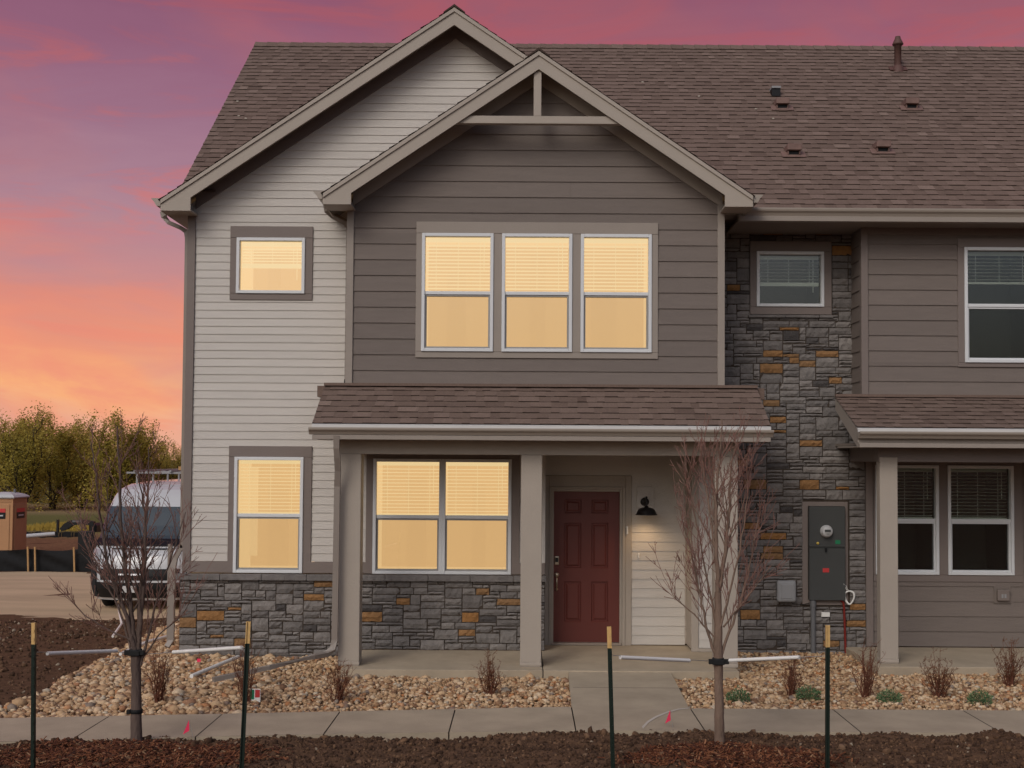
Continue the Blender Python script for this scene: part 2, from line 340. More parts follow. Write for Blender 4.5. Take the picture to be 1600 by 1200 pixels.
def abs_loc(o):
    v = Vector((0, 0, 0))
    while o is not None:
        v = v+o.location+o.matrix_parent_inverse.translation; o = o.parent
    return v
def tag(o, label, cat=None, group=None, kind=None):
    if label: o['label'] = label
    if cat: o['category'] = cat
    if group: o['group'] = group
    if kind: o['kind'] = kind
    return o
def empty(name, loc, label, cat, group=None):
    o = bpy.data.objects.new(name, None); C.objects.link(o); o.location = loc; o.empty_display_size = .3
    return tag(o, label, cat, group)
def npmesh(name, V, F, rnd, matn, parent=None, smooth=True):
    me = bpy.data.meshes.new(name); nv, nf = len(V), len(F); k = F.shape[1]
    me.vertices.add(nv); me.vertices.foreach_set('co', V.astype(np.float32).ravel())
    me.loops.add(nf*k); me.loops.foreach_set('vertex_index', F.astype(np.int32).ravel())
    me.polygons.add(nf); me.polygons.foreach_set('loop_start', np.arange(0, nf*k, k, dtype=np.int32)); me.polygons.foreach_set('loop_total', np.full(nf, k, dtype=np.int32))
    me.polygons.foreach_set('use_smooth', np.full(nf, smooth)); me.update(calc_edges=True)
    a = me.attributes.new('rnd', 'FLOAT', 'FACE'); a.data.foreach_set('value', rnd.astype(np.float32))
    me.materials.append(MAT[matn]); o = bpy.data.objects.new(name, me); C.objects.link(o)
    if parent is not None: o.parent = parent; o.matrix_parent_inverse = Matrix.Translation(-abs_loc(parent))
    return o
import bmesh
def ico(sub):
    b = bmesh.new(); bmesh.ops.create_icosphere(b, subdivisions=sub, radius=1); b.verts.ensure_lookup_table()
    V = np.array([v.co[:] for v in b.verts]); F = np.array([[v.index for v in f.verts] for f in b.faces]); b.free(); return V, F
def rotmats(n, tilt=math.pi):
    q = rng.normal(size=(n, 4)); q /= np.linalg.norm(q, axis=1)[:, None]
    w_, x, y, z = q.T
    return np.stack([np.stack([1-2*(y*y+z*z), 2*(x*y-z*w_), 2*(x*z+y*w_)], -1), np.stack([2*(x*y+z*w_), 1-2*(x*x+z*z), 2*(y*z-x*w_)], -1), np.stack([2*(x*z-y*w_), 2*(y*z+x*w_), 1-2*(x*x+y*y)], -1)], 1)
def scatter_blobs(name, pos, size, matn, sub=1, flat=.6, jit=.12, rnd=None, parent=None, yaw_only=False):
    V0, F0 = ico(sub); n = len(pos)
    sc = np.stack([np.ones(n), rng.uniform(.6, .95, n), rng.uniform(flat*.75, flat*1.2, n)], 1)*size[:, None]
    v = V0[None]*(1+rng.normal(0, jit, (n, len(V0), 1)))*sc[:, None, :]
    if yaw_only:
        a = rng.uniform(0, 6.28, n); c, s_ = np.cos(a), np.sin(a); tl = rng.normal(0, .35, n); ct, st = np.cos(tl), np.sin(tl)
        x, y, z = v[..., 0], v[..., 1], v[..., 2]
        y2 = y*ct[:, None]-z*st[:, None]; z2 = y*st[:, None]+z*ct[:, None]
        v = np.stack([x*c[:, None]-y2*s_[:, None], x*s_[:, None]+y2*c[:, None], z2], -1)
    else: v = np.einsum('nij,nkj->nki', rotmats(n), v)
    v = v+pos[:, None, :]
    F = (F0[None]+(np.arange(n)*len(V0))[:, None, None]).reshape(-1, 3)
    if rnd is None: rnd = rng.uniform(0, 1, n)
    return npmesh(name, v.reshape(-1, 3), F, np.repeat(rnd, len(F0)), matn, parent)
def vnoise(x, y, s, seed=0):
    x = np.asarray(x, float)*s+seed*17.3; y = np.asarray(y, float)*s+seed*9.1
    xi, yi = np.floor(x), np.floor(y); xf, yf = x-xi, y-yi
    h = lambda a, b: np.modf(np.abs(np.sin(a*127.1+b*311.7+seed)*43758.5453))[0]
    u, v = xf*xf*(3-2*xf), yf*yf*(3-2*yf)
    return (h(xi, yi)*(1-u)+h(xi+1, yi)*u)*(1-v)+(h(xi, yi+1)*(1-u)+h(xi+1, yi+1)*u)*v-.5
def fbm(x, y, s, seed=0, o=4):
    return sum(vnoise(x, y, s*2**k, seed+k)/2**k for k in range(o))

# ------------------------------------------------------------------ ground
YK = [-300, -6, 1, 5, 7, 16, 22, 30, 75, 1000]; ZK = [-.16, -.16, -.17, -.34, -.5, -.52, -1.0, -1.2, -1.5, -1.5]
def zg(x, y): return np.interp(y, YK, ZK)
xs = np.concatenate([np.linspace(-600, -40, 20)[:-1], np.linspace(-40, 20, 121)[:-1], np.linspace(20, 600, 20)])
ysg = np.concatenate([np.linspace(-300, -20, 8)[:-1], np.linspace(-20, 40, 161)[:-1], np.linspace(40, 1000, 60)])
X, Y = np.meshgrid(xs, ysg); Z = zg(X, Y)+np.where((Y > -4) & (Y < 60), fbm(X, Y, .9, 3)*.05, 0)+np.where((Y > 17) & (Y < 40), fbm(X, Y, .5, 5)*.22, 0)
def gridmesh(name, X, Y, Z, matn, parent=None):
    ny, nx = X.shape; V = np.stack([X, Y, Z], -1).reshape(-1, 3); I = np.arange(nx*ny).reshape(ny, nx)
    F = np.stack([I[:-1, :-1], I[:-1, 1:], I[1:, 1:], I[1:, :-1]], -1).reshape(-1, 4)
    return npmesh(name, V, F, np.full(len(F), .5), matn, parent)
tag(gridmesh('ground', X, Y, Z, 'ground'), 'brown soil giving way to a grass field', 'ground', kind='structure')
# gravel lot on which the van stands
X, Y = np.meshgrid(np.linspace(-40, -4.7, 120), np.linspace(5.6, 15.4, 60))
edge = 5.75+fbm(X, 0*Y, 1.3, 2, 6)*.5
Yw = edge+(Y-5.6)/9.8*(15.4-edge)
tag(gridmesh('gravel_lot', X, Yw, zg(X, Yw)+.02+fbm(X, Yw, 1.5, 8)*.02-.09*np.clip(1-(Yw-edge)/.25, 0, 1), 'lot'), 'packed tan gravel lot', 'gravel lot', kind='structure')

# sidewalk (edges measured, slight bend) + joints + entry walk + slabs
SW = -.06
back = [G(px, py, SW) for px, py in ((-420, 1135), (0, 1122), (400, 1114), (890, 1104), (1100, 1107), (1600, 1110), (2100, 1114))]
front = [G(px, py, SW) for px, py in ((-420, 1172), (0, 1159), (400, 1149), (903, 1141), (1101, 1142), (1600, 1146), (2100, 1150))]
bx, by = zip(*back); fx, fy = zip(*front)
YB = lambda x: float(np.interp(x, bx, by)); YF = lambda x: float(np.interp(x, fx, fy))
jo = [(-8.5)] + [G((a+b)/2, (c+d)/2, SW)[0] for a, c, b, d in ((166, 1122, 116, 1153), (346, 1117, 308, 1149), (535, 1111, 505, 1144), (714, 1107, 700, 1140), (889, 1104, 903, 1139), (1078, 1107, 1101, 1140), (1302, 1110, 1338, 1137), (1504, 1110, 1548, 1135))]
jo += [jo[-1]+1.35, jo[-1]+2.7, jo[-1]+4.0]; jo = sorted([jo[1]-1.2]+jo)
mb = MB()
for a, b_ in zip(jo[:-1], jo[1:]):
    a2, b2 = a+.006, b_-.006; n = 6
    for k in range(n):
        p, q = a2+(b2-a2)*k/n, a2+(b2-a2)*(k+1)/n
        mb.face([(p, YF(p), SW), (q, YF(q), SW), (q, YB(q), SW), (p, YB(p), SW)])
    for k, (p, q) in enumerate(((a2, b2),)):
        mb.face([(p, YF(p), SW-.12), (q, YF(q), SW-.12), (q, YF(q), SW), (p, YF(p), SW)])
        mb.face([(p, YB(p), SW), (q, YB(q), SW), (q, YB(q), SW-.12), (p, YB(p), SW-.12)])
for a, b_ in zip(jo[:-1], jo[1:]): mb.face([(a-.006, YF(a), SW-.012), (b_+.006, YF(b_), SW-.012), (b_+.006, YB(b_), SW-.012), (a-.006, YB(a), SW-.012)], 1)
tag(mb.build('sidewalk', ['concrete', 'joint']), 'grey concrete sidewalk', 'sidewalk', kind='structure')
# entry walk
ex0, ex1 = jo[[i for i in range(len(jo)) if abs(jo[i]-G(896, 1120, SW)[0]) < .2][0]], 0
wl_b, wr_b = G(888, 1048, -.01), G(1047, 1048, -.01); wl_f, wr_f = G(893, 1105, SW), G(1077, 1107, SW)
mb = MB()
n = 10
for k in range(n):
    t0, t1 = k/n, (k+1)/n; L = lambda a, b, t_: a+(b-a)*t_
    for (t0_, t1_) in ((t0, t1),):
        z0, z1 = L(-.012, SW, t0_), L(-.012, SW, t1_)
        mb.face([(L(wl_b[0], wl_f[0], t0_), L(wl_b[1], wl_f[1]+.008, t0_), z0), (L(wl_b[0], wl_f[0], t1_), L(wl_b[1], wl_f[1]+.008, t1_), z1), (L(wr_b[0], wr_f[0], t1_), L(wr_b[1], wr_f[1]+.008, t1_), z1), (L(wr_b[0], wr_f[0], t0_), L(wr_b[1], wr_f[1]+.008, t0_), z0)])
for a, b_ in ((wl_b, wl_f), (wr_b, wr_f)):
    mb.face([(a[0], a[1], -.012), (b_[0], b_[1]+.008, SW), (b_[0], b_[1]+.008, -.2), (a[0], a[1], -.2)])
ym = (wl_b[1]+wl_f[1])/2+.02
mb.box(wl_b[0]+.02, wr_b[0]+.02, ym-.004, ym+.004, -.06, -.0345, 1)
tag(mb.build('entry_walk', ['concrete', 'joint']), 'concrete walk leading to the porch', 'walk', kind='structure')
# porch slabs
PX0 = G(530, 1048, 0)[0]; PX1 = G(1156, 1050, 0)[0]; PY = -1.48
mb = MB(); jx = G(847, 1030, 0)[0]
mb.box(PX0, jx-.006, PY, .0, -.25, 0); mb.box(jx+.006, PX1, PY, .55, -.25, 0); mb.box(jx-.006, jx+.006, PY+.004, 0, -.25, -.012, 1)
jx2 = G(1085, 1025, 0)[0]
tag(mb.build('porch_slab', ['concrete', 'joint'], bevel=.012, seg=2), 'concrete porch slab at the red door', 'porch slab', kind='structure')
mb = MB(); RPX = G(1369, 1038, 0)[0]-.02
mb.box(RPX, 9.2, -1.06, .5, -.25, 0)
tag(mb.build('right_porch_slab', ['concrete', 'joint'], bevel=.012, seg=2), 'concrete porch slab of the right unit', 'porch slab', kind='structure')

# ------------------------------------------------------------------ the house
house = empty('townhouse', (0, 0, 0), 'two storey attached townhouse with pale, taupe and stone walls under brown shingles', 'house')
YW, YR, YG, YPF = 0.0, 0.5, -0.6, -1.25    # main wall, recessed wall, grey gable wall, porch post front
XL = P(301, 620, YW)[0]-.095                 # left corner of the house
XRT = 9.2
def siding(name, matn, Y, L, Rr, z0, z1, ex, holes=(), parent=house, t=.013, joints=True):
    if matn == 'white_siding': t = .0095
    mb = MB(); n = int(math.ceil((z1-z0)/ex))
    def fn(f): return f if callable(f) else (lambda z, f=f: f)
    L, Rr = fn(L), fn(Rr)
    for i in range(n):
        a, b_ = z0+i*ex, min(z0+(i+1)*ex, z1); cuts = sorted({a, b_, *[h for H_ in holes for h in H_[2:] if a < h < b_]})
        for za, zb in zip(cuts[:-1], cuts[1:]):
            zm = (za+zb)/2; seg = [('L', 'R')]; hs = sorted([h for h in holes if h[2] < zm < h[3]])
            xsn = []; cur = 'L'
            for h in hs: xsn.append((cur, h[0])); cur = h[1]
            xsn.append((cur, 'R'))
            for p, q in xsn:
                x = lambda k, z: L(z) if k == 'L' else (Rr(z) if k == 'R' else k)
                xa0, xa1, xb0, xb1 = x(p, za), x(p, zb), x(q, za), x(q, zb)
                if xb0-xa0 < .01 and xb1-xa1 < .01: continue
                if xb1 < xa1: xa1 = xb1 = (xa1+xb1)/2
                ya = Y-t*(1-(za-a)/ex); yb = Y-t*(1-(zb-a)/ex)
                lst = [(xa0, xa1, xb0, xb1)]
                if joints and random.random() < .22 and (xb0-xa0) > 1.6 and zb-za > ex*.9:
                    jx_ = random.uniform(max(xa0, xa1)+.4, min(xb0, xb1)-.4)
                    lst = [(xa0, xa1, jx_-.0016, jx_-.0016), (jx_+.0016, jx_+.0016, xb0, xb1)]
                for c0, c1, d0, d1 in lst:
                    rr = random.random()
                    mb.face([(c0, ya, za), (d0, ya, za), (d1, yb, zb), (c1, yb, zb)], 0, rr)
                    if za == a: mb.face([(c0, Y+.002, za), (d0, Y+.002, za), (d0, ya, za), (c0, ya, za)], 0, rr)
                mb.face([(xa0, Y+.012, za), (xb0, Y+.012, za), (xb1, Y+.012, zb), (xa1, Y+.012, zb)], 0, .0)
    return mb.build(name, matn, parent)
def board(mb, x0, x1, z0, z1, Y, th=.025, m=0): mb.box(x0, x1, Y-th, Y+.01, z0, z1, m)

def window(x0, x1, z0, z1, Y, lit, hung=True, blind=1.0, label=None, slat=.046, depth=.9, proud=.012, bright=None, mull=False):
    f = .042; mb = MB(); ya, yb = Y-.03-proud, Y+.05
    def ring(mb, x0, x1, z0, z1, w_, ya, yb, m=0):
        mb.box(x0, x0+w_, ya, yb, z0, z1, m); mb.box(x1-w_, x1, ya, yb, z0, z1, m)
        mb.box(x0+w_, x1-w_, ya, yb, z0, z0+w_, m); mb.box(x0+w_, x1-w_, ya, yb, z1-w_, z1, m)
    ring(mb, x0, x1, z0, z1, f, ya, yb)
    mid = z0+(z1-z0)*.495
    if hung: mb.box(x0+f, x1-f, ya+.018, yb, mid-.022, mid+.022)
    o = mb.build('window', 'vinyl', house, bevel=.004)
    if label: o['label'] = label
    s = MB(); i0, i1 = x0+f, x1-f
    if hung:
        ring(s, i0, i1, z0+f, mid-.022, .022, ya+.03, yb-.01); s.build('sash', 'screenframe' if lit else 'vinyl', o, bevel=.002)
        s = MB(); s.face([(i0+.02, ya+.034, z0+f+.02), (i1-.02, ya+.034, z0+f+.02), (i1-.02, ya+.034, mid-.04), (i0+.02, ya+.034, mid-.04)]); s.build('insect_screen', 'screen', o)
        s = MB(); s.box(i0, i1, yb-.03, yb-.026, mid, z1-f); s.build('pane', 'glass', o)
        s = MB(); s.box(i0+.02, i1-.02, yb-.02, yb-.016, z0+f, mid); s.build('pane', 'glass', o)
    else:
        s = MB(); s.box(i0, i1, yb-.03, yb-.026, z0+f, z1-f); s.build('pane', 'glass', o)
    # room seen behind the glass
    s = MB(); yr0, yr1 = yb+.002, yb+depth; a0, a1, b0, b1 = x0+.008, x1-.008, z0+.008, z1-.008
    s.face([(a0, yr1, b0), (a1, yr1, b0), (a1, yr1, b1), (a0, yr1, b1)], 0)
    s.face([(a0, yr0, b0), (a0, yr1, b0), (a0, yr1, b1), (a0, yr0, b1)], 1); s.face([(a1, yr0, b0), (a1, yr0, b1), (a1, yr1, b1), (a1, yr1, b0)], 1)
    s.face([(a0, yr0, b1), (a0, yr1, b1), (a1, yr1, b1), (a1, yr0, b1)], 1); s.face([(a0, yr0, b0), (a1, yr0, b0), (a1, yr1, b0), (a0, yr1, b0)], 1)
    if bright: s.box(bright[0], bright[1], yr1-.06, yr1-.01, bright[2], bright[3], 1)
    if lit: q0 = x0+(x1-x0)*random.uniform(.15, .5); s.box(q0, q0+(x1-x0)*random.uniform(.2, .4), yr1-.03, yr1-.005, z0+.01, z1-(z1-z0)*random.uniform(.05, .25), 2)
    s.build('room', ['litwall', 'litside', 'litmid'] if lit else ['roomdark', 'roomdark'], o)
    # venetian blind
    zb = z1-f-(z1-z0-2*f)*blind if not hung else z1-f-((z1-f)-(mid+.01))*blind
    s = MB(); yy = yb+.06; top = z1-f-.005
    s.box(i0+.004, i1-.004, yy-.02, yy+.02, top-.045, top+.01)
    z = top-.045-slat
    while z > zb+.02:
        T = Matrix.Translation((0, yy, z)) @ Matrix.Rotation(R(-14), 4, 'X'); s.box(i0+.008, i1-.008, -.022, .022, -.0012, .0012, 0, T=T)
        z -= slat
    s.box(i0+.006, i1-.006, yy-.022, yy+.022, zb, zb+(.028 if hung else .05))
    for fx_ in (.16, .5, .84): s.box(i0+(i1-i0)*fx_-.003, i0+(i1-i0)*fx_+.003, yy-.026, yy-.023, zb, top)
    s.box(i0+(i1-i0)*.9-.004, i0+(i1-i0)*.9+.004, yy-.034, yy-.028, top-.42 if hung else top-.5, top)
    s.build('blind', 'litblind' if lit else 'blind', o)
    return o
def trim(name, x0, x1, z0, z1, Y, op, matn, top=.09, th=.024):      # board frame round openings
    mb = MB(); xs_ = [x0]+[v for o_ in op for v in o_]+[x1]
    zt, zb = op_z[1], op_z[0]
    for a, b_ in zip(xs_[::2], xs_[1::2]): mb.box(a, b_, Y-th, Y+.03, zb, zt)
    mb.box(x0, x1, Y-th-.004, Y+.03, zt, z1); 
    if zb-z0 > .005: mb.box(x0, x1, Y-th+.002, Y+.03, z0, zb)
    return mb.build(name, matn, house, bevel=.004)

# ---- left pale wall
wU = RC(370, 372, 477, 459, YW); tU = RC(360, 354, 489, 469, YW)
wLn = RC(366, 714, 474, 895, YW); tL = RC(357, 697, 487, 895, YW)
wP = RC(583, 717, 799, 897, YW); tP = RC(572, 706, 812, 897, YW)
GL = dict(cx=P(710, 12, -.38)[0], zt=P(710, 12, -.38)[1], x0=P(251, 318, -.38)[0])
zEL = P(251, 312, -.38)[1]; slL = (GL['zt']-zEL)/(GL['cx']-GL['x0'])
GG = dict(cx=P(842, 80, -1.02)[0], zt=P(842, 80, -1.02)[1]); xgl, xgr = P(541, 480, YG)[0], P(1132, 480, YG)[0]
zEG = P(505, 302, -1.02)[1]; xEG = P(505, 302, -1.02)[0]; slG = (GG['zt']-zEG)/(GG['cx']-xEG)
zBase = P(420, 877, YW)[1]; zCapT = P(420, 895, YW)[1]
xCL = P(301, 620, YW)[0]
def gl_l(z): return max(XL+.005, GL['cx']-(GL['zt']-.16-z)/slL)
def gl_r(z): return min(3.0, GL['cx']+(GL['zt']-.16-z)/slL)
xend = P(852, 800, YW)[0]
gg_l = lambda z: xgl+.12 if z < 5.6 else (max(xgl+.12, GG['cx']-(GG['zt']-z)/slG+.45) if z < GG['zt'] else 9)
siding('wall', 'white_siding', YW, gl_l, lambda z: min(gl_r(z), gg_l(z)) if z > 3.0 else xend, zBase, GL['zt']-.2, .1065, [wU, wLn, wP], joints=False)
mb = MB()                                     # corner board, base board
mb.box(XL-.0, xCL+.01, YW-.03, YW+.12, zBase, P(300, 335, YW)[1]); mb.box(XL, xCL+.0, YW+.12, YW+.2, zBase, 5.7)
mb.box(XL-.004, wLn[0], YW-.026, YW+.01, zCapT, zBase-.004); mb.box(wLn[1], wP[0], YW-.026, YW+.01, zCapT, zBase-.004); mb.box(wP[1], xend, YW-.026, YW+.01, zCapT, zBase-.004)
split_build(mb, 'corner_trim', 'dark_trim', house, bevel=.004)
op_z = (wU[2], wU[3]); trim('window_trim', *tU, YW, [(wU[0], wU[1])], 'dark_trim')
op_z = (wLn[2], wLn[3]); trim('window_trim', tL[0], tL[1], wLn[2], tL[3], YW, [(wLn[0], wLn[1])], 'dark_trim')
op_z = (wP[2], wP[3]); trim('window_trim', tP[0], tP[1], wP[2], tP[3], YW, [(wP[0], wP[1])], 'dark_trim')
window(*wU, YW, True, hung=False, blind=.52, label='small lit upper window with half raised blind', slat=.04)
br = (*[P(x, 800, .9)[0] for x in (377, 402)], P(390, 868, .9)[1], P(390, 730, .9)[1])
window(*wLn, YW, True, label='tall lit ground floor window by the left corner', bright=br)
xm = (wP[0]+wP[1])/2
window(wP[0], xm, wP[2], wP[3], YW, True, label='left lit porch window'); window(xm, wP[1], wP[2], wP[3], YW, True, label='right lit porch window')

# ---- grey gable wall
zgb = P(840, 605, YG)[1]
w3 = [RC(659, 365, 771, 548, YG), RC(784, 366, 894, 549.5, YG), RC(907, 367, 1018, 551, YG)]
zA = min(q[2] for q in w3); zB = max(q[3] for q in w3); w3 = [(q[0], q[1], zA, zB) for q in w3]
t3 = RC(650, 348, 1028, 560, YG)
siding('wall', 'grey_siding', YG, lambda z: max(xgl+.04, GG['cx']-(GG['zt']-.15-z)/slG), lambda z: min(xgr-.04, GG['cx']+(GG['zt']-.15-z)/slG), zgb, GG['zt']-.2, .202, w3)
op_z = (zA, zB); trim('window_trim', *t3, YG, [(q[0], q[1]) for q in w3], 'mid_trim')
for q, l in zip(w3, ('left window of the lit upper trio', 'middle window of the lit upper trio', 'right window of the lit upper trio')): window(*q, YG, True, label=l)
mb = MB()
for a, b_ in ((xgl, xgl+.09), (xgr-.09, xgr)): mb.box(a, b_, YG-.03, YG+.1, zgb, P(548, 322, YG)[1]+.05)
mb.box(xgl+.09, xgr-.09, YG-.02, YG+.01, zgb-.03, zgb+.03)
mb.box(xgl+.002, xgl+.02, YG+.1, YW, 3.0, 5.7); mb.box(xgr-.02, xgr-.002, YG+.1, YR, 3.0, 5.75)
split_build(mb, 'corner_trim', 'mid_trim', house, bevel=.004)

# ---- recessed stone wall and upper right grey wall
wS = RC(1181, 394, 1286, 480, YR); tS = RC(1171, 378, 1298, 492, YR)
xur = P(1345, 480, YW)[0]; zub = P(1450, 620, YW)[1]
wR = RC(1506, 387, 1625, 567, YW); tR = RC(1496, 373, 1635, 574, YW)
zSof = P(1400, 362, YW)[1]
siding('wall', 'grey_siding', YW, xur+.05, XRT, zub, 5.75, .202, [wR])
op_z = (wR[2], wR[3]); trim('window_trim', *tR, YW, [(wR[0], wR[1])], 'dark_trim')
window(*wR, YW, False, label='unlit upper window of the right unit', blind=.6)
mb = MB(); mb.box(xur, xur+.09, YW-.03, YW+.07, zub, 5.75); mb.box(xur+.09, XRT, YW-.02, YW+.01, 5.50, 5.75); mb.box(xur+.09, XRT, YW-.022, YW+.01, zub-.03, zub+.03); split_build(mb, 'corner_trim', 'dark_trim', house, bevel=.004)
sd_ = MB()                                   # side return of the upper right unit, lap boards facing left
for i in range(13):
    z = zub+i*.202; sd_.face([(xur+.012-.013, .07, z), (xur+.012-.013, .5, z), (xur+.012, .5, z+.202), (xur+.012, .07, z+.202)], 0, random.random())
    sd_.face([(xur+.012, .07, z), (xur+.012, .5, z), (xur-.001, .5, z), (xur-.001, .07, z)], 0, .3)
sd_.build('wall', 'grey_siding', house)

# ashlar stone veneer
def stones(name, x0, x1, z0, z1, Y, holes=(), orange=(), depth=.035):
    mb = MB(); u = .045; nx, nz = int(round((x1-x0)/u)), int(round((z1-z0)/u)); ux, uz = (x1-x0)/nx, (z1-z0)/nz
    occ = np.zeros((nz, nx), bool)
    for h in holes:
        occ[max(0, int(math.floor((h[2]-z0)/uz+.3))):max(0, int(math.ceil((h[3]-z0)/uz-.3))), max(0, int((h[0]-x0)/ux+.3)):max(0, int(math.ceil((h[1]-x0)/ux-.3)))] = True
    cells = []
    for j in range(nz):
        for i in range(nx):
            if occ[j, i]: continue
            hh = random.choices([1, 2, 3, 4], [.30, .53, .15, .02])[0]; ww = random.choice((3, 4, 5, 5, 6, 7)) if hh == 1 else (random.choice((4, 5, 5, 6, 7, 8)) if hh == 2 else random.randint(5, 7))
            hh = min(hh, nz-j); k = 0
            while k < ww and i+k < nx and not occ[j:j+hh, i+k].any(): k += 1
            if k == 0:
                hh = 1
                while k < ww and i+k < nx and not occ[j, i+k]: k += 1
            rem = 0
            while i+k+rem < nx and not occ[j, i+k+rem] and rem < 2: rem += 1
            if rem == 1 and not occ[j:j+hh, i+k].any(): k += 1
            if k <= 2 and hh > 1: hh = 1 if random.random() < .5 else hh
            occ[j:j+hh, i:i+k] = True; cells.append((i, j, k, hh))
    used = set()
    for i, j, k, hh in cells:
        a, b_, c, d = x0+i*ux, x0+(i+k)*ux, z0+j*uz, z0+(j+hh)*uz; gp = .005
        r = random.random()*.75+.13
        if random.random() < .045: r = random.random()*.1
        for oi, (ox, oz) in enumerate(orange):
            if hh < 4 and a-.02 < ox < b_+.02 and c-.01 < oz < d+.01 and oi not in used: r = random.uniform(.9, 1); used.add(oi); break
        D = depth*random.uniform(.7, 1.25); nxs, nzs = max(2, k), 2
        a, b_, c, d = a+gp+random.uniform(0, .003), b_-gp-random.uniform(0, .003), c+gp+random.uniform(0, .003), d-gp-random.uniform(0, .003)
        g0 = np.zeros((nzs+1, nxs+1, 3))
        tx, tz = random.uniform(-.005, .005), random.uniform(-.008, .004)
        for q in range(nzs+1):
            for p in range(nxs+1):
                e_ = 1 if (p in (0, nxs) or q in (0, nzs)) else 0
                yy = Y-D+(.012 if e_ else 0)+random.gauss(0, .003)+tx*(p/nxs-.5)+tz*(q/nzs-.5)
                g0[q, p] = (a+(b_-a)*p/nxs+random.gauss(0, .0015), yy, c+(d-c)*q/nzs+random.gauss(0, .0018))
        for q in range(nzs):
            for p in range(nxs): mb.face([g0[q, p], g0[q, p+1], g0[q+1, p+1], g0[q+1, p]], 0, r, False)
        for p in range(nxs):
            A, B = g0[0, p], g0[0, p+1]; mb.face([(A[0], Y, A[2]), (B[0], Y, B[2]), B, A], 0, r); A, B = g0[nzs, p], g0[nzs, p+1]; mb.face([A, B, (B[0], Y, B[2]), (A[0], Y, A[2])], 0, r)
        for q in range(nzs):
            A, B = g0[q, 0], g0[q+1, 0]; mb.face([A, B, (B[0], Y, B[2]), (A[0], Y, A[2])], 0, r); A, B = g0[q, nxs], g0[q+1, nxs]; mb.face([(A[0], Y, A[2]), (B[0], Y, B[2]), B, A], 0, r)
    # mortar bed, split round the holes
    zc = sorted({z0, z1, *[min(max(h, z0), z1) for H_ in holes for h in H_[2:]]})
    for za, zb in zip(zc[:-1], zc[1:]):
        cur = x0
        for h in sorted([h for h in holes if h[2] < (za+zb)/2 < h[3]]):
            if h[0] > cur: mb.box(cur, h[0], Y-.012, Y+.02, za, zb, 1)
            cur = max(cur, h[1])
        if x1 > cur: mb.box(cur, x1, Y-.012, Y+.02, za, zb, 1)
    return mb.build(name, ['stone', 'mortar'], house)
sx0 = P(281, 960, YW)[0]; pz0 = P(700, 1016, YW)[1]
O1 = [P(a, b, YW) for a, b in ((368, 948), (324, 964), (287, 976), (336, 994), (374, 1001), (495, 914), (481, 934))]
O2 = [P(a, b, YW) for a, b in ((640, 936), (757, 925), (777, 937), (746, 965), (730, 983), (563, 960))]
zc0 = P(420, 906, YW)[1]
stones('stone_veneer', sx0, P(560, 960, YW)[0], P(420, 1024, YW)[1], zc0, YW, orange=O1)
stones('stone_veneer', P(560, 960, YW)[0], xend, .004, zc0, YW, orange=O2)
O3 = [P(a, b, YR) for a, b in ((1205, 361), (1282, 361), (1312, 393), (1150, 449), (1245, 511), (1197, 555), (1245, 555), (1292, 556), (1204, 573), (1241, 564), (1263, 568), (1299, 595), (1218, 627), (1219, 653), (1203, 673), (1255, 691), (1162, 719), (1190, 749), (1264, 757), (1313, 762), (1180, 820), (1224, 836), (1196, 862), (1211, 872), (1312, 942), (1340, 942), (1333, 977), (1183, 961), (1300, 1006))]
cab = RC(1253, 784, 1324, 945, YR)
xst1 = P(1352, 850, YR)[0]
stones('stone_veneer', xgr-.01, xst1, P(1250, 1026, YR)[1], 5.75, YR, [(tS[0], tS[1], tS[2]-.04, tS[3]), cab], O3)
# sills and caps
mb = MB()
def capstone(mb, x0, x1, z0, z1, Y, pr=.075):
    x = x0
    while x < x1-.01:
        nx_ = min(x1, x+random.uniform(.45, .6)); 
        if x1-nx_ < .15: nx_ = x1
        mb.box(x+.002, nx_-.002, Y-pr-random.uniform(0, .004), Y+.01, z0+random.uniform(0, .003), z1-random.uniform(0, .002)); x = nx_
capstone(mb, sx0-.05, xend+.02, zc0-.004, zCapT-.012, YW)
capstone(mb, tS[0]-.02, tS[1]+.02, tS[2]-.045, tS[2]-.005, YR, .06)
split_build(mb, 'stone_cap', 'cap', house, bevel=.008, seg=2)
op_z = (wS[2], wS[3]); trim('window_trim', *tS, YR-.03, [(wS[0], wS[1])], 'dark_trim')
window(*wS, YR-.03, False, hung=False, blind=.62, label='small unlit window set in the stone wall')
mb = MB(); mb.box(sx0+.03, P(560, 960, YW)[0], YW-.01, YW+.1, -.5, P(420, 1024, YW)[1]); mb.build('foundation', 'foundation', house)

# ---- porch: door wall, door, right pier
dx0, dx1 = P(865, 885, YR)[0], P(968, 885, YR)[0]; dzt = P(916, 768, YR)[1]; dz0 = .035
xdw = P(1070, 880, YR)[0]
siding('wall', 'white_siding', YR, xend-.02, xdw, .012, 2.85, .1065*1.18, [(dx0-.14, dx1+.15, 0, P(920, 744, YR)[1])], joints=False)
mb = MB()
zj = P(920, 757, YR)[1]; zo = P(920, 743, YR)[1]
mb.box(dx0-.035, dx0, YR-.02, YR+.08, 0, dzt+.035); mb.box(dx1, dx1+.035, YR-.02, YR+.08, 0, dzt+.035); mb.box(dx0, dx1, YR-.02, YR+.08, dzt, dzt+.035)
mb.box(dx0-.062, dx0-.035, YR-.04, YR+.04, 0, dzt+.065, 0); mb.box(dx1+.035, dx1+.075, YR-.04, YR+.04, 0, dzt+.065, 0); mb.box(dx0-.035, dx1+.035, YR-.04, YR+.04, dzt+.035, dzt+.065, 0)
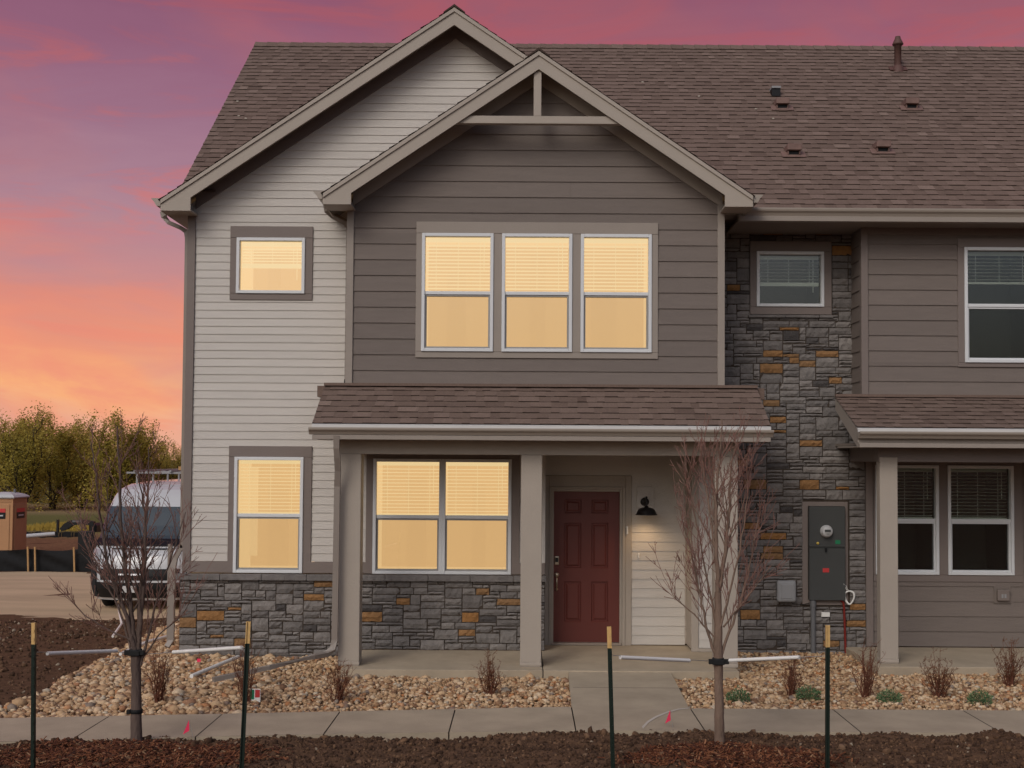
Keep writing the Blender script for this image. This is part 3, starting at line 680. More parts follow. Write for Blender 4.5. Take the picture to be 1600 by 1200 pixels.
mb.box(dx0-.14, dx0-.062, YR-.026, YR+.03, 0, zo, 1); mb.box(dx1+.075, dx1+.16, YR-.026, YR+.03, 0, zo, 1); mb.box(dx0-.062, dx1+.075, YR-.026, YR+.03, dzt+.065, zo, 1)
mb.build('door_frame', ['light_trim', 'light_trim'], house, bevel=.004)
# six panel door
mb = MB(); yd = YR+.035; dw, dh = dx1-dx0, dzt-dz0
px_ = [dx0, dx0+dw*.165, dx0+dw*.42, dx0+dw*.575, dx0+dw*.83, dx1]
pz_ = [dz0, dz0+dh*.135, dz0+dh*.40, dz0+dh*.49, dz0+dh*.79, dz0+dh*.855, dz0+dh*.945, dzt]
for i in range(5):
    for j in range(7):
        a, b_, c, d = px_[i], px_[i+1], pz_[j], pz_[j+1]
        if i in (1, 3) and j in (1, 3, 5):
            lv = [(0, 0), (.010, .017), (.026, .017), (.045, .004)]
            for (i0_, d0_), (i1_, d1_) in zip(lv[:-1], lv[1:]):
                for (p, q, r_, s_) in (((a+i0_, c+i0_), (b_-i0_, c+i0_), (b_-i1_, c+i1_), (a+i1_, c+i1_)), ((b_-i0_, c+i0_), (b_-i0_, d-i0_), (b_-i1_, d-i1_), (b_-i1_, c+i1_)), ((b_-i0_, d-i0_), (a+i0_, d-i0_), (a+i1_, d-i1_), (b_-i1_, d-i1_)), ((a+i0_, d-i0_), (a+i0_, c+i0_), (a+i1_, c+i1_), (a+i1_, d-i1_))):
                    mb.face([(p[0], yd+d0_, p[1]), (q[0], yd+d0_, q[1]), (r_[0], yd+d1_, r_[1]), (s_[0], yd+d1_, s_[1])])
            mb.face([(a+.045, yd+.004, c+.045), (b_-.045, yd+.004, c+.045), (b_-.045, yd+.004, d-.045), (a+.045, yd+.004, d-.045)])
        else: mb.face([(a, yd, c), (b_, yd, c), (b_, yd, d), (a, yd, d)])
mb.box(dx0, dx1, yd+.02, yd+.045, dz0, dzt)
door = mb.build('front_door', 'door', house); door['label'] = 'dark red six panel front door'
mb = MB(); mb.box(dx0-.03, dx1+.03, YR-.05, YR+.08, 0.001, .032); mb.build('threshold', 'threshold', house, bevel=.006)
lk = P(870, 876, YR)
mb = MB(); mb.box(lk[0]-.032, lk[0]+.032, yd-.022, yd+.002, lk[1]-.062, lk[1]+.058); lo = mb.build('deadbolt', 'nickel', door, bevel=.012, seg=3)
mb = MB(); mb.box(lk[0]-.02, lk[0]+.02, yd-.024, yd-.021, lk[1]-.02, lk[1]+.04); mb.build('keypad', 'blackmetal', door)
hz = P(870, 903, YR)[1]
mb = MB(); mb.lathe([(0, .03), (.02, .03), (.032, .018), (.034, 0)], (lk[0], yd, hz+.04), axis='y'); mb.lathe([(0, .03), (.016, .026), (.02, 0)], (lk[0], yd, hz-.155), axis='y')
mb.tube([(lk[0], yd-.02, hz+.01), (lk[0], yd-.06, hz-.01), (lk[0], yd-.066, hz-.07), (lk[0], yd-.05, hz-.13), (lk[0], yd-.018, hz-.155)], [.012, .012, .011, .01, .008], 8)
mb.build('handle', 'nickel', door)
# return wall beside the door, right pier carrying the gable
mb = MB(); mb.box(xend-.03, xend, YW+.01, YR, 0, 2.85); split_build(mb, 'corner_trim', 'dark_trim', house)
xp0 = P(1080, 880, YW)[0]; xcb = P(1091, 880, YW)[0]
siding('wall', 'white_siding', YW, xcb, xgr, .05, 2.85, .1065, joints=False)
mb = MB(); mb.box(xp0, xcb, YW-.025, YW+.03, .03, 2.85); mb.box(xp0-.001, xp0+.02, YW+.03, YR-.02, .03, 2.85); mb.box(xdw-.001, xp0, YR-.03, YR+.02, 0.03, 2.85); mb.box(xp0, xgr, YW-.03, YW+.03, 0.002, .045)
mb.box(xgr-.03, xgr, YW-.02, YR, 0, 2.85)
split_build(mb, 'corner_trim', 'light_trim', house, bevel=.003)
# beam, posts, ceiling
zb0, zb1 = P(840, 711, YPF)[1], P(840, 689, YPF)[1]
bx0, bx1 = P(530, 700, YPF)[0], P(1155, 700, YPF)[0]
mb = MB(); mb.box(bx0, bx1, YPF+.01, YPF+.25, zb0, zb1+.02); mb.box(bx0, bx0+.2, YPF+.25, YW, zb0, zb1+.02); mb.box(bx1-.25, bx1, YPF+.25, YW, zb0, zb1+.02); mb.build('porch_beam', 'light_trim', house, bevel=.005)
mb = MB(); mb.box(bx0-.2, bx1+.2, -1.5, YR+.0, zb1+.02, zb1+.05); mb.build('porch_ceiling', 'soffit', house)
def post(x0, x1, yf, dep=.24, z1=zb0, label=None):
    mb = MB(); mb.box(x0, x1, yf, yf+dep, .055, z1); mb.box(x0-.004, x1+.004, yf-.004, yf+dep+.004, .012, .055); mb.box(x0, x1, yf, yf+dep, 0, .012)
    o = mb.build('porch_post', 'light_trim', house, bevel=.005); 
    if label: o['label'] = label
post(P(528, 1030, YPF)[0], P(561, 1030, YPF)[0], YPF, label='left porch post beside the downspout')
post(P(812.5, 1030, YPF)[0], P(845.5, 1030, YPF)[0], YPF, label='middle porch post')
post(P(1117, 1030, YPF)[0], P(1153, 1030, YPF)[0], YPF, label='right porch post behind the young tree')
YP2 = -.86
post(P(1376, 1000, YP2)[0], P(1404, 1000, YP2)[0], YP2, dep=.15, label='porch post of the right unit')
# right unit porch: wall, windows, beam
xwr = P(1363, 880, YR)[0]
wA = RC(1365, 727, 1466, 897, YR); wB = RC(1480, 727, 1583, 899, YR); tAB = RC(1364, 718, 1597, 909, YR)
zA = (wA[2]+wB[2])/2; zB = (wA[3]+wB[3])/2
siding('wall', 'grey_siding', YR, xwr, XRT, .012, 2.9, .202, [(wA[0], wA[1], zA, zB), (wB[0], wB[1], zA, zB)])
op_z = (zA, zB); trim('window_trim', tAB[0]-.0, tAB[1], tAB[2], tAB[3], YR, [(wA[0]+.02, wA[1]), (wB[0], wB[1])], 'dark_trim')
window(wA[0]+.02, wA[1], zA, zB, YR, False, label='left unlit porch window of the right unit'); window(wB[0], wB[1], zA, zB, YR, False, label='right unlit porch window of the right unit')
mb = MB(); mb.box(xst1, xwr, YR-.04, YR+.02, .01, 2.9); split_build(mb, 'corner_trim', 'dark_trim', house)
mb = MB(); zr0, zr1 = P(1450, 722, YP2)[1], P(1450, 700, YP2)[1]; xb = P(1373, 710, YP2)[0]
mb.box(xb, XRT, YP2+.01, YP2+.25, zr0, zr1+.03); mb.box(xb, xb+.2, YP2+.25, YR, zr0, zr1+.03); mb.build('porch_beam', 'dark_trim', house, bevel=.005)
mb = MB(); mb.box(xb-.2, XRT, -1.1, YR, zr1+.03, zr1+.06); mb.build('porch_ceiling', 'soffit', house)

# ---- shingled roof planes
def roofplane(mb, A, B, up, length, ex=.145, lim=None, lift=.0, tabw=(.08, .24)):
    A, B, up = Vector(A), Vector(B), Vector(up).normalized(); U = (B-A).normalized(); Wd = (B-A).length; Nn = U.cross(up).normalized()
    if Nn.z < 0: Nn = -Nn
    n = int(math.ceil(length/ex)); th = .011
    for i in range(n):
        v0, v1 = i*ex, min((i+1)*ex+.01, length); iv = [(0, Wd)]
        if lim: iv = lim(v0, Wd)
        for u0, u1 in iv:
            if u1-u0 < .02: continue
            pt = lambda u, v, w_: A+U*u+up*v+Nn*(w_+lift)
            rb = random.uniform(.25, .55)
            mb.face([pt(u0, v0, th), pt(u1, v0, th), pt(u1, v1, .002), pt(u0, v1, .002)], 0, rb)
            mb.face([pt(u0, v0, -.004), pt(u1, v0, -.004), pt(u1, v0, th), pt(u0, v0, th)], 1, 0)
            u = u0-random.uniform(0, .3); on = random.random() < .5
            while u < u1:
                wd = random.uniform(*tabw); a, b_ = max(u, u0), min(u+wd, u1)
                if b_-a > .01:
                    if on:
                        r_ = min(1, max(0, random.gauss(.52, .15))); t2 = th+.008
                        mb.face([pt(a, v0-.0, t2), pt(b_, v0-.0, t2), pt(b_, v1, .006), pt(a, v1, .006)], 0, r_)
                        mb.face([pt(a, v0-.0, 0), pt(b_, v0-.0, 0), pt(b_, v0-.0, t2), pt(a, v0-.0, t2)], 1, 0)
                    else:
                        r_ = min(1, max(0, random.gauss(.40, .12)))
                        mb.face([pt(a, v0-.001, th+.002), pt(b_, v0-.001, th+.002), pt(b_, v1, .004), pt(a, v1, .004)], 0, r_)
                u += wd; on = not on
# main roof
ME = (-.40, 5.74); yr_, zr_ = 4.25, P(1300, 76, 4.25)[1]
xrl = P(399, 67, 4.25)[0]
zr_ = (zr_+P(420, 67, 4.25)[1])/2
upM = Vector((0, yr_-ME[0], zr_-ME[1])); LM = upM.length; sm_ = upM.z/upM.y
mb = MB()
xml = xrl+.0
def limM(v, Wd):
    y = ME[0]+v*upM.y/LM; z = ME[1]+v*upM.z/LM
    xa = GL['cx']-(GL['zt']-z)/slL; xb_ = GL['cx']+(GL['zt']-z)/slL; xg = GG['cx']+(GG['zt']-z)/slG
    L0 = xml
    if z > GL['zt']+.05: return [(0, Wd)]
    st = max(xg, 0) if z < GG['zt'] else -9
    st = max(st, xb_) if z > GG['zt']-.3 else max(st, xg)
    return [(0, max(0, xa+.35-L0) if y > -.12 else 0), (max(0, st-.12-L0), Wd)]
roofplane(mb, (xml, ME[0], ME[1]), (XRT, ME[0], ME[1]), upM, LM, lim=limM)
roofplane(mb, (XRT, 2*yr_+.4, ME[1]), (xml, 2*yr_+.4, ME[1]), (0, -upM.y, upM.z), LM, ex=.3)
u = 0
while xml+u < XRT:                          # ridge caps
    a = xml+u; mb.face([(a, yr_-.13, zr_-.13*sm_+.03), (a+.2, yr_-.13, zr_-.13*sm_+.02), (a+.2, yr_, zr_+.028), (a, yr_, zr_+.038)], 0, random.uniform(.3, .7)); mb.face([(a, yr_+.13, zr_-.13*sm_+.03), (a+.2, yr_+.13, zr_-.13*sm_+.02), (a+.2, yr_, zr_+.028), (a, yr_, zr_+.038)], 0, .5)
    mb.face([(a+.2, yr_-.13, zr_-.13*sm_), (a+.2, yr_-.13, zr_-.13*sm_+.03), (a+.2, yr_, zr_+.038), (a+.2, yr_, zr_)], 1, 0); u += .2
roof = mb.build('roof', ['shingle', 'shingle_shade_edge'], house); roof['label'] = 'main brown shingle roof'
mb = MB()                                   # left verge boards of the main roof
mb.prism([(ME[0]+.3, ME[1]+.3*sm_-.2), (yr_, zr_-.2), (yr_, zr_-.02), (ME[0]+.3, ME[1]+.3*sm_-.02)], xml+.0, xml+.03, axis='x'); mb.build('verge_board', 'light_trim', house)
# gables
def gable(cx, zt, x0, x1, sl, yf, yb, wallY, retw, zret, nm, label, soff):
    hw = (x1-x0)/2; Lr = math.hypot(hw, hw*sl); ze = zt-hw*sl
    mb = MB(); n = int(Lr/.145)
    roofplane(mb, (x0-.02, yb, ze-.02*sl), (x0-.02, yf-.02, ze-.02*sl), (1, 0, sl), Lr+.025)
    roofplane(mb, (x1+.02, yf-.02, ze-.02*sl), (x1+.02, yb, ze-.02*sl), (-1, 0, sl), Lr+.025)
    yy = yf-.03
    while yy < yb:
        for s_ in (-1, 1): mb.face([(cx+s_*.14, yy, zt-.14*sl+.03), (cx+s_*.14, yy+.2, zt-.14*sl+.025), (cx, yy+.2, zt+.03), (cx, yy, zt+.04)], 0, random.uniform(.3, .7)); mb.face([(cx+s_*.14, yy, zt-.14*sl+.012), (cx+s_*.14, yy, zt-.14*sl+.03), (cx, yy, zt+.04), (cx, yy, zt+.01)], 1, 0)
        yy += .2
    rf = mb.build('roof', ['shingle', 'shingle_shade_edge'], house); rf['label'] = label
    # slab / soffit
    mb = MB()
    for s_ in (-1, 1):
        e_ = cx+s_*hw; mb.prism([(cx, zt-.005), (e_, ze-.005), (e_, ze-.11), (cx, zt-.115)], yf+.03, yb)
    s_o = mb.build('soffit', 'soffit', house)
    mb = MB(); bw = .225; tw = .05
    for s_ in (-1, 1):
        e_ = cx+s_*hw; r_ = cx+s_*(hw-retw); zr2 = zt-(hw-retw)*sl-bw
        zrt = zt-(hw-retw)*sl-tw; mb.prism([(cx, zt-tw), (r_, zrt), (r_, zr2), (cx, zt-bw)], yf, yf+.03); mb.prism([(r_, zrt), (e_, ze-tw), (e_, zret), (r_, zret)], yf, yf+.03)
        mb.prism([(cx, zt-.002), (e_, ze-.002), (e_, ze-tw-.004), (cx, zt-tw-.004)], yf-.02, yf+.03)
        # boxed eave return running back along the wall
        a, b_ = sorted((e_, r_)); mb.box(a+.002, b_-.002, yf+.03, (yb if nm == 'L' and s_ < 0 else wallY+.0), zret, zret+.03)
        mb.box(e_-.012, e_+.012, yf+.03, yb-1.0, zret, ze-.01)
    mb.prism([(cx-hw+retw, 5.62), (cx+hw-retw, 5.62), (cx+hw-retw, zt-(hw-retw)*sl-.06), (cx, zt-.06), (cx-hw+retw, zt-(hw-retw)*sl-.06)], wallY+.035, wallY+.06, 1)
    for s_ in (-1, 1):                       # frieze on the wall under the soffit
        t0 = .115; t1 = t0+.165; mb.prism([(cx, zt-t0), (cx+s_*(hw-retw+.03), zt-(hw-retw+.03)*sl-t0), (cx+s_*(hw-retw+.03), zt-(hw-retw+.03)*sl-t1), (cx, zt-t1)], wallY-.028, wallY+.0, 1)
    mb.build('rake_board', ['light_trim', 'dark_trim' if nm == 'L' else 'light_trim'], house, bevel=.004)
xr1 = 2*GL['cx']-GL['x0']
gable(GL['cx'], GL['zt'], GL['x0'], xr1, slL, -.38, 3.9, YW, .385, P(270, 329, -.38)[1], 'L', 'shingle roof over the pale left gable', 'soffit')
gx0, gx1 = xEG, 2*GG['cx']-xEG
gable(GG['cx'], GG['zt'], gx0, gx1, slG, -1.02, 2.6, YG, .345, P(525, 319, -1.02)[1], 'G', 'shingle roof over the taupe gable', 'soffit')
mb = MB()                                    # king post and collar tie
q = RC(722, 181, 958, 193, -.99); mb.box(q[0]-.1, q[1]+.1, -.985, -.90, q[2], q[3]); k_ = RC(834, 110, 846, 181, -.99); mb.box(k_[0], k_[1], -.984, -.90, q[3]-.0, k_[3]+.12)
mb.build('gable_truss', 'light_trim', house, bevel=.004)
# main eave right: soffit, fascia, gutter
xme = P(1152, 345, -.37)[0]
mb = MB(); mb.box(xme, XRT, -.38, YR+.1, P(1300, 347, -.38)[1], P(1300, 347, -.38)[1]+.03); mb.build('soffit', 'soffit', house)
mb = MB(); mb.box(xme, XRT, -.485, -.41, P(1300, 347, -.4)[1]-.006, P(1300, 340, -.4)[1]); mb.box(xme, XRT, -.41, -.38, P(1300, 347, -.4)[1]-.005, 5.72); mb.build('fascia', 'mid_trim', house, bevel=.003)
def gutter(x0, x1, y, zt, h=.1, d=.11):
    mb = MB(); pr = [(y, zt), (y, zt-h), (y-d*.55, zt-h), (y-d*.72, zt-h*.62), (y-d*.95, zt-h*.38), (y-d, zt-.018), (y-d, zt), (y-d+.012, zt), (y-d+.012, zt-.02), (y-.01, zt-.02)]
    mb.prism(pr, x0, x1, axis='x'); return mb.build('gutter', 'gutter', house)
zg1 = P(1350, 325, -.52)[1]
gutter(P(1163, 326, -.52)[0], XRT, -.41, zg1, .105)
def sidegutter(xo, y0, y1, zt, s_):
    mb = MB(); pr = [(xo, zt), (xo, zt-.1), (xo+s_*.05, zt-.1), (xo+s_*.085, zt-.04), (xo+s_*.115, zt-.01), (xo+s_*.115, zt)]
    mb.prism(pr, y0, y1); return mb.build('gutter', 'gutter', house)
sidegutter(GL['x0']-.013, -.36, 8, P(246, 309, -.38)[1], -1); sidegutter(xEG-.013, -1.0, 0, P(498, 298, -1.0)[1], -1); sidegutter(gx1+.013, -1.0, -.5, P(1172, 304, -1.0)[1], 1)
# porch roofs
def porchroof(x0, x1, ye, ze, yt, zt, gx0_, gx1_, label, fz):
    mb = MB(); up = Vector((0, yt-ye, zt-ze)); roofplane(mb, (x0, ye, ze), (x1, ye, ze), up, up.length, tabw=(.09, .26))
    mb.box(x0, x1, yt-.07, yt, zt-.0, zt+.035, 0, .5); r_ = mb.build('roof', ['shingle', 'shingle_shade_edge'], house); r_['label'] = label
    mb = MB()
    for a in (x0+.01, x1-.04): mb.prism([(ye+.02, ze-.02), (yt, zt-.02), (yt, zt-.17), (ye+.02, fz)], a, a+.03, axis='x')
    mb.box(x0+.01, x1-.01, ye+.0, ye+.03, fz+.055, ze-.02); mb.box(x0+.012, x1-.012, ye-.075, ye+.03, fz, fz+.053); mb.box(x0+.04, x1-.04, ye+.03, yt+.02, fz+.0, fz+.02)
    mb.build('fascia', 'mid_trim', house, bevel=.003)
    mb = MB(); s_ = up.z/up.y; mb.face([(x0, ye-.035, ze-.012), (x1, ye-.035, ze-.012), (x1, ye+.02, ze+.006), (x0, ye+.02, ze+.006)]); mb.face([(x0, ye-.035, ze-.05), (x1, ye-.035, ze-.05), (x1, ye-.035, ze-.012), (x0, ye-.035, ze-.012)]); mb.build('drip_edge', 'drip', house)
    gutter(gx0_, gx1_, ye-.0, ze-.045, .085, .12)
ye = -1.5
porchroof(P(488, 664, ye)[0], P(1204, 664, ye)[0], ye, P(840, 664, ye)[1], YG-.03, zgb+.0, P(482, 675, ye-.1)[0], P(1209, 675, ye-.1)[0], 'shingle roof over the lit porch', zb1)
mb = MB(); mb.box(P(500, 610, YG)[0]-.03, xgl, YG-.03, YW, zgb-.14, zgb-.0); mb.box(xgr, P(1190, 610, YG)[0]+.03, YG-.03, YR, zgb-.14, zgb); split_build(mb, 'roof_saddle', 'shingle', house)
ye2 = -1.1
porchroof(P(1339, 672, ye2)[0], XRT, ye2, P(1450, 669, ye2)[1], YW-.03, zub-.01, P(1340, 680, ye2)[0], XRT, 'shingle roof over the right porch', zr1+.0)
# back shell of the building
mb = MB(); mb.box(XL+.01, XL+.04, YW+.2, 8.5, -.2, 5.76); mb.box(XL, XRT, 8.5, 8.6, -.2, 5.76); mb.box(XRT-.05, XRT, YR, 8.5, -.2, 5.76)
mb.prism([(ME[0]+.6, 5.7), (yr_, zr_-.12), (2*yr_-.2, 5.7)], xml+.25, xml+.3, axis='x')
mb.build('wall', 'white_siding', house)

# ---- downspouts
def dspout(pts, w_=.07, d_=.05, label=None):
    mb = MB(); pts = [Vector(p) for p in pts]; base = 0; rings = []
    for k, p in enumerate(pts):
        t_ = (pts[min(k+1, len(pts)-1)]-pts[max(k-1, 0)]).normalized(); side = Vector((1, 0, 0)) if abs(t_.x) < .75 else Vector((0, 1, 0))
        v = t_.cross(side).normalized(); u_ = v.cross(t_).normalized()
        rings.append([p+u_*a*w_/2+v*b_*d_/2 for a, b_ in ((-1, -1), (-.6, -1.12), (.6, -1.12), (1, -1), (1, 1), (-1, 1))])
    for A, B in zip(rings[:-1], rings[1:]):
        for j in range(6): mb.face([A[j], A[(j+1) % 6], B[(j+1) % 6], B[j]])
    mb.face(rings[0]); mb.face(rings[-1][::-1])
    o = mb.build('downspout', 'downspout', house); 
    if label: o['label'] = label
xd = XL-.03
g0 = P(256, 322, .1)
xdl = XL-.04
dspout([(g0[0]-.02, .12, P(256, 330, .1)[1]), (g0[0], .12, P(256, 338, .1)[1]), (g0[0]+.06, .12, P(262, 347, .1)[1]), (xdl-.1, .13, P(285, 355, .1)[1]), (xdl-.02, .14, P(290, 361, .1)[1]), (xdl, .14, P(292, 372, .1)[1]), (xdl, .14, 1.3), (xdl-.01, .14, P(290, 852, .1)[1]), (xdl-.1, .14, P(275, 872, .1)[1]), (xdl-.12, .12, P(272, 890, .1)[1]), (xdl-.12, .10, P(272, 1000, .1)[1]), (xdl-.16, .05, P(268, 1010, .1)[1])], label='downspout at the left corner of the house')
g1 = P(506, 318, -.35)
dspout([(g1[0]+.02, -.3, P(506, 318, -.3)[1]), (g1[0]+.03, -.28, P(508, 328, -.3)[1]), (g1[0]+.1, -.2, P(513, 337, -.2)[1]), (xgl-.1, -.1, P(532, 347, -.1)[1]), (xgl-.055, -.06, P(538, 356, -.06)[1]), (xgl-.055, -.05, P(538, 590, -.05)[1]), (xgl-.055, -.1, P(538, 598, -.1)[1])], label='short downspout between the two gables')
MB().box(xgl-.085, xgl-.025, -.135, -.10, P(538, 601, -.1)[1], P(538, 593, -.1)[1]).build('downspout_outlet', 'vanblack', house)
def Q(px, py, y): a = P(px, py, y); return (a[0], y, a[1])
dspout([Q(526, 680, -1.56), Q(526, 700, -1.54), Q(527, 714, -1.5), Q(528, 735, -1.42), Q(527, 760, -1.36), Q(523, 1000, -1.34), Q(520, 1014, -1.36), Q(510, 1022, -1.42), Q(490, 1026, -1.6), Q(420, 1043, -2.0), Q(333, 1062, -2.35)], label='downspout on the porch corner with a long ground extension')
dspout([Q(266, 850, .9), Q(264, 1004, .9)], .055, label='grey downspout length standing near the corner')

# ---- roof fittings
def roofpt(px, py):
    d = ray(px, py); n_ = Vector((0, -sm_, 1)); p0 = Vector((0, ME[0], ME[1])); o_ = Vector((0, -16, CAMZ)); t_ = (p0-o_).dot(n_)/d.dot(n_); return o_+d*t_
for i, (px, py) in enumerate(((1222, 172), (1240, 245), (1379, 240), (1424, 172))):
    p = roofpt(px, py); T = Matrix.Translation(p) @ Matrix.Rotation(math.atan(sm_), 4, 'X')
    mb = MB(); mb.box(-.17, .17, -.06, .10, .02, .034, 0, T=T)
    B = Matrix.Translation(p+Vector((0, 0, .02)))
    mb.box(-.10, .10, -.08, .26, .06, .15, 0, T=B); mb.box(-.09, -.07, -.04, .2, .0, .075, 0, T=B); mb.box(.07, .09, -.04, .2, .0, .075, 0, T=B); mb.box(-.07, .07, -.02, .2, .0, .075, 1, T=B)  # black block paints the shade inside the hood opening
    mb.build('roof_vent', ['vent', 'vanblack'], roof, bevel=.006)['label'] = ('vent under the black vent', 'lower left vent', 'lower middle vent', 'upper right vent below the flue')[i]
p = roofpt(1212, 151); B = Matrix.Translation(p)
mb = MB(); mb.box(-.07, .07, -.06, .2, .12, .15, 1, T=B); mb.box(-.065, .065, -.04, .18, .0, .12, 0, T=B); mb.build('roof_vent', ['vanblack', 'boxgrey'], roof)['label'] = 'small black metal vent'
p = roofpt(1403, 110); hfl = 54/1900*(p.y+16)
mb = MB(); k = hfl/.56; kk = 1.25
mb.lathe([(.0, .56*k), (.034*kk, .56*k), (.036*kk, .53*k), (.038*kk, .525*k), (.065*kk, .455*k), (.072*kk, .43*k), (.06*kk, .415*k), (.045*kk, .41*k), (.044*kk, .0)], p, 16)
mb.lathe([(.048*k, .09), (.085*k, .05), (.1*k, -.05)], p, 16); T = Matrix.Translation(p) @ Matrix.Rotation(math.atan(sm_), 4, 'X'); mb.box(-.14, .14, -.06, .08, .02, .034, 0, T=T)
mb.build('flue_pipe', 'flue', roof)
for px, py in ((1004, 131), (1092, 153), (1181, 173), (1208, 188), (371, 161), (373, 184), (384, 188)):
    p = roofpt(px, py); MB().box(p.x-.015, p.x+.015, p.y-.01, p.y+.01, p.z+.02, p.z+.035).build('shingle_debris', 'whitepaint', roof)

# ------------------------------------------------------------------ fittings on the walls
lp = P(1007, 790, YR)
lamp = empty('wall_lamp', (lp[0], YR, lp[1]), 'black gooseneck barn lamp glowing beside the red door', 'wall lamp')
mb = MB(); q = RC(995, 761, 1021, 794, YR); mb.box(q[0], q[1], YR-.035, YR, q[2], q[3]); mb.build('mounting_block', 'white_siding', lamp)
zl = P(1007, 803, YR)[1]; ly = YR-.27
mb = MB(); mb.lathe([(0, .125), (.022, .12), (.03, .10), (.05, .098), (.085, .088), (.112, .066), (.128, .035), (.136, .012), (.15, 0), (.146, -.002), (.12, .02), (.10, .055), (.04, .08)], (lp[0], ly, zl), 24); mb.build('lamp_shade', 'blackmetal', lamp)
mb = MB(); mb.lathe([(0, .06), (.05, .055), (.062, .03), (.062, 0)], (lp[0], YR, P(1007, 784, YR)[1]), 20, axis='y'); mb.tube([(lp[0], YR-.04, P(0, 784, YR)[1] if 0 else zl+.14), (lp[0], YR-.08, zl+.22), (lp[0]+.005, ly+.02, zl+.235), (lp[0], ly, zl+.19), (lp[0], ly, zl+.1)], .012, 8); mb.build('arm', 'blackmetal', lamp)
V0, F0 = ico(2); npmesh('bulb', V0*.028+np.array([lp[0], ly, zl+.02]), F0, np.full(len(F0), .5), 'bulb', lamp)
ld = bpy.data.lights.new('lamp_light', 'SPOT'); ld.energy = 8; ld.spot_size = R(150); ld.spot_blend = 1.0; ld.shadow_soft_size = .05; ld.color = (1, .66, .34)
lo = bpy.data.objects.new('lamp_light', ld); C.objects.link(lo); lo.location = (0, ly-YR, zl-lp[1]-.02); lo.parent = lamp
dp = P(980, 829, YR-.03)
mb = MB(); mb.box(dp[0]-.012, dp[0]+.012, YR-.06, YR-.04, dp[1]-.05, dp[1]+.06); mb.box(dp[0]-.02, dp[0]-.012, YR-.06, YR-.04, dp[1]+.04, dp[1]+.06)
tag(mb.build('doorbell', 'vinyl', bevel=.003), 'slim white doorbell bracket on the door casing', 'doorbell')
dp = P(998, 868, YR)
mb = MB(); mb.box(dp[0]-.012, dp[0]+.012, YR-.03, YR-.01, dp[1]-.035, dp[1]+.035); tag(mb.build('hose_connection', 'pvc', bevel=.008, seg=2), 'tiny white fitting on the siding right of the door', 'wall fitting')
# electric meter cabinet
q = RC(1262, 791, 1318, 937, YR); c = RC(1253, 784, 1324, 945, YR)
cabn = empty('meter_cabinet', ((q[0]+q[1])/2, YR, q[2]), 'dark grey electric meter cabinet on the stone wall', 'electric cabinet')
mb = MB(); z_c = P(1290, 855, YR)[1]
mb.box(q[0], q[1], YR-.10, YR+.02, q[2], z_c-.008); mb.build('lower_door', 'sign_grey', cabn, bevel=.006)
mb = MB(); mb.box(q[0], q[1], YR-.09, YR+.02, z_c+.008, q[3]); mb.box(q[0]+.004, q[1]-.004, YR-.085, YR, z_c-.008, z_c+.008); mb.box(q[0]+.002, q[1]-.002, YR-.098, YR-.09, z_c+.01, z_c+.03); mb.build('meter_box', 'sign_grey', cabn, bevel=.006)
mb = MB(); mb.box(c[0], q[0]-.003, YR-.03, YR+.02, c[2], c[3]); mb.box(q[1]+.003, c[1], YR-.03, YR+.02, c[2], c[3]); mb.box(q[0]-.003, q[1]+.003, YR-.03, YR+.02, q[3]+.002, c[3]); mb.box(q[0]-.003, q[1]+.003, YR-.03, YR+.02, c[2], q[2]-.002); mb.build('surround_board', 'dark_trim', cabn, bevel=.003)
mc = P(1291, 830, YR-.1)
mb = MB(); mb.lathe([(.082, 0), (.084, .03), (.08, .035), (.072, .075), (.06, .09), (0, .095)], (mc[0], YR-.09, mc[1]), 28, axis='y'); me_ = mb.build('meter_dial', 'potroof', cabn)
mb = MB(); mb.box(mc[0]-.04, mc[0]+.04, YR-.19, YR-.186, mc[1]-.005, mc[1]+.025); mb.box(mc[0]-.02, mc[0]+.02, YR-.19, YR-.186, mc[1]-.035, mc[1]-.028); mb.build('meter_display', 'sign_grey', me_)
def sticker(px, py, w_, h_, mt, par, yy, nm): a = P(px, py, yy); MB().box(a[0]-w_/2, a[0]+w_/2, yy-.002, yy, a[1]-h_/2, a[1]+h_/2).build(nm, mt, par)
sticker(1309, 847, .068, .052, 'green_label', cabn, YR-.092, 'green_sticker'); sticker(1290.5, 891, .085, .055, 'red_label', cabn, YR-.102, 'red_sticker')
a = P(1278, 849, YR-.1); MB().lathe([(.018, 0), (.018, .012), (0, .014)], (a[0], YR-.09, a[1]), 14, axis='y').build('yellow_seal', 'yellow_label', cabn)
a = P(1290, 858, YR-.1); MB().box(a[0]-.012, a[0]+.012, YR-.13, YR-.1, a[1]-.035, a[1]+.015).build('latch', 'vanblack', cabn)
xcd = P(1270.5, 980, YR-.06)[0]; MB().tube([(xcd, YR-.06, q[2]+.01), (xcd, YR-.06, -.2)], .033, 14).tube([(xcd, YR-.06, q[2]-.01), (xcd, YR-.06, q[2]-.09)], .04, 14).build('conduit', 'conduit', cabn)
xcr = P(1319, 980, YR-.05)[0]; MB().tube([(xcr-.05, YR-.05, q[2]), (xcr-.01, YR-.05, q[2]-.03), (xcr, YR-.05, q[2]-.1), (xcr+.02, YR-.05, -.1), (xcr+.05, YR-.06, -.2)], .016, 8).build('conduit', 'redconduit', cabn)['label'] = 'red conduit running into the ground'
q2 = RC(1282, 956, 1295, 963, YR); tag(MB().box(q2[0], q2[1], YR-.06, YR-.03, q2[2], q2[3]).build('label_plate', 'pvc', bevel=.002), 'small white plate on the stone below the cabinet', 'plate')
a = P(1327, 934, YR-.08)
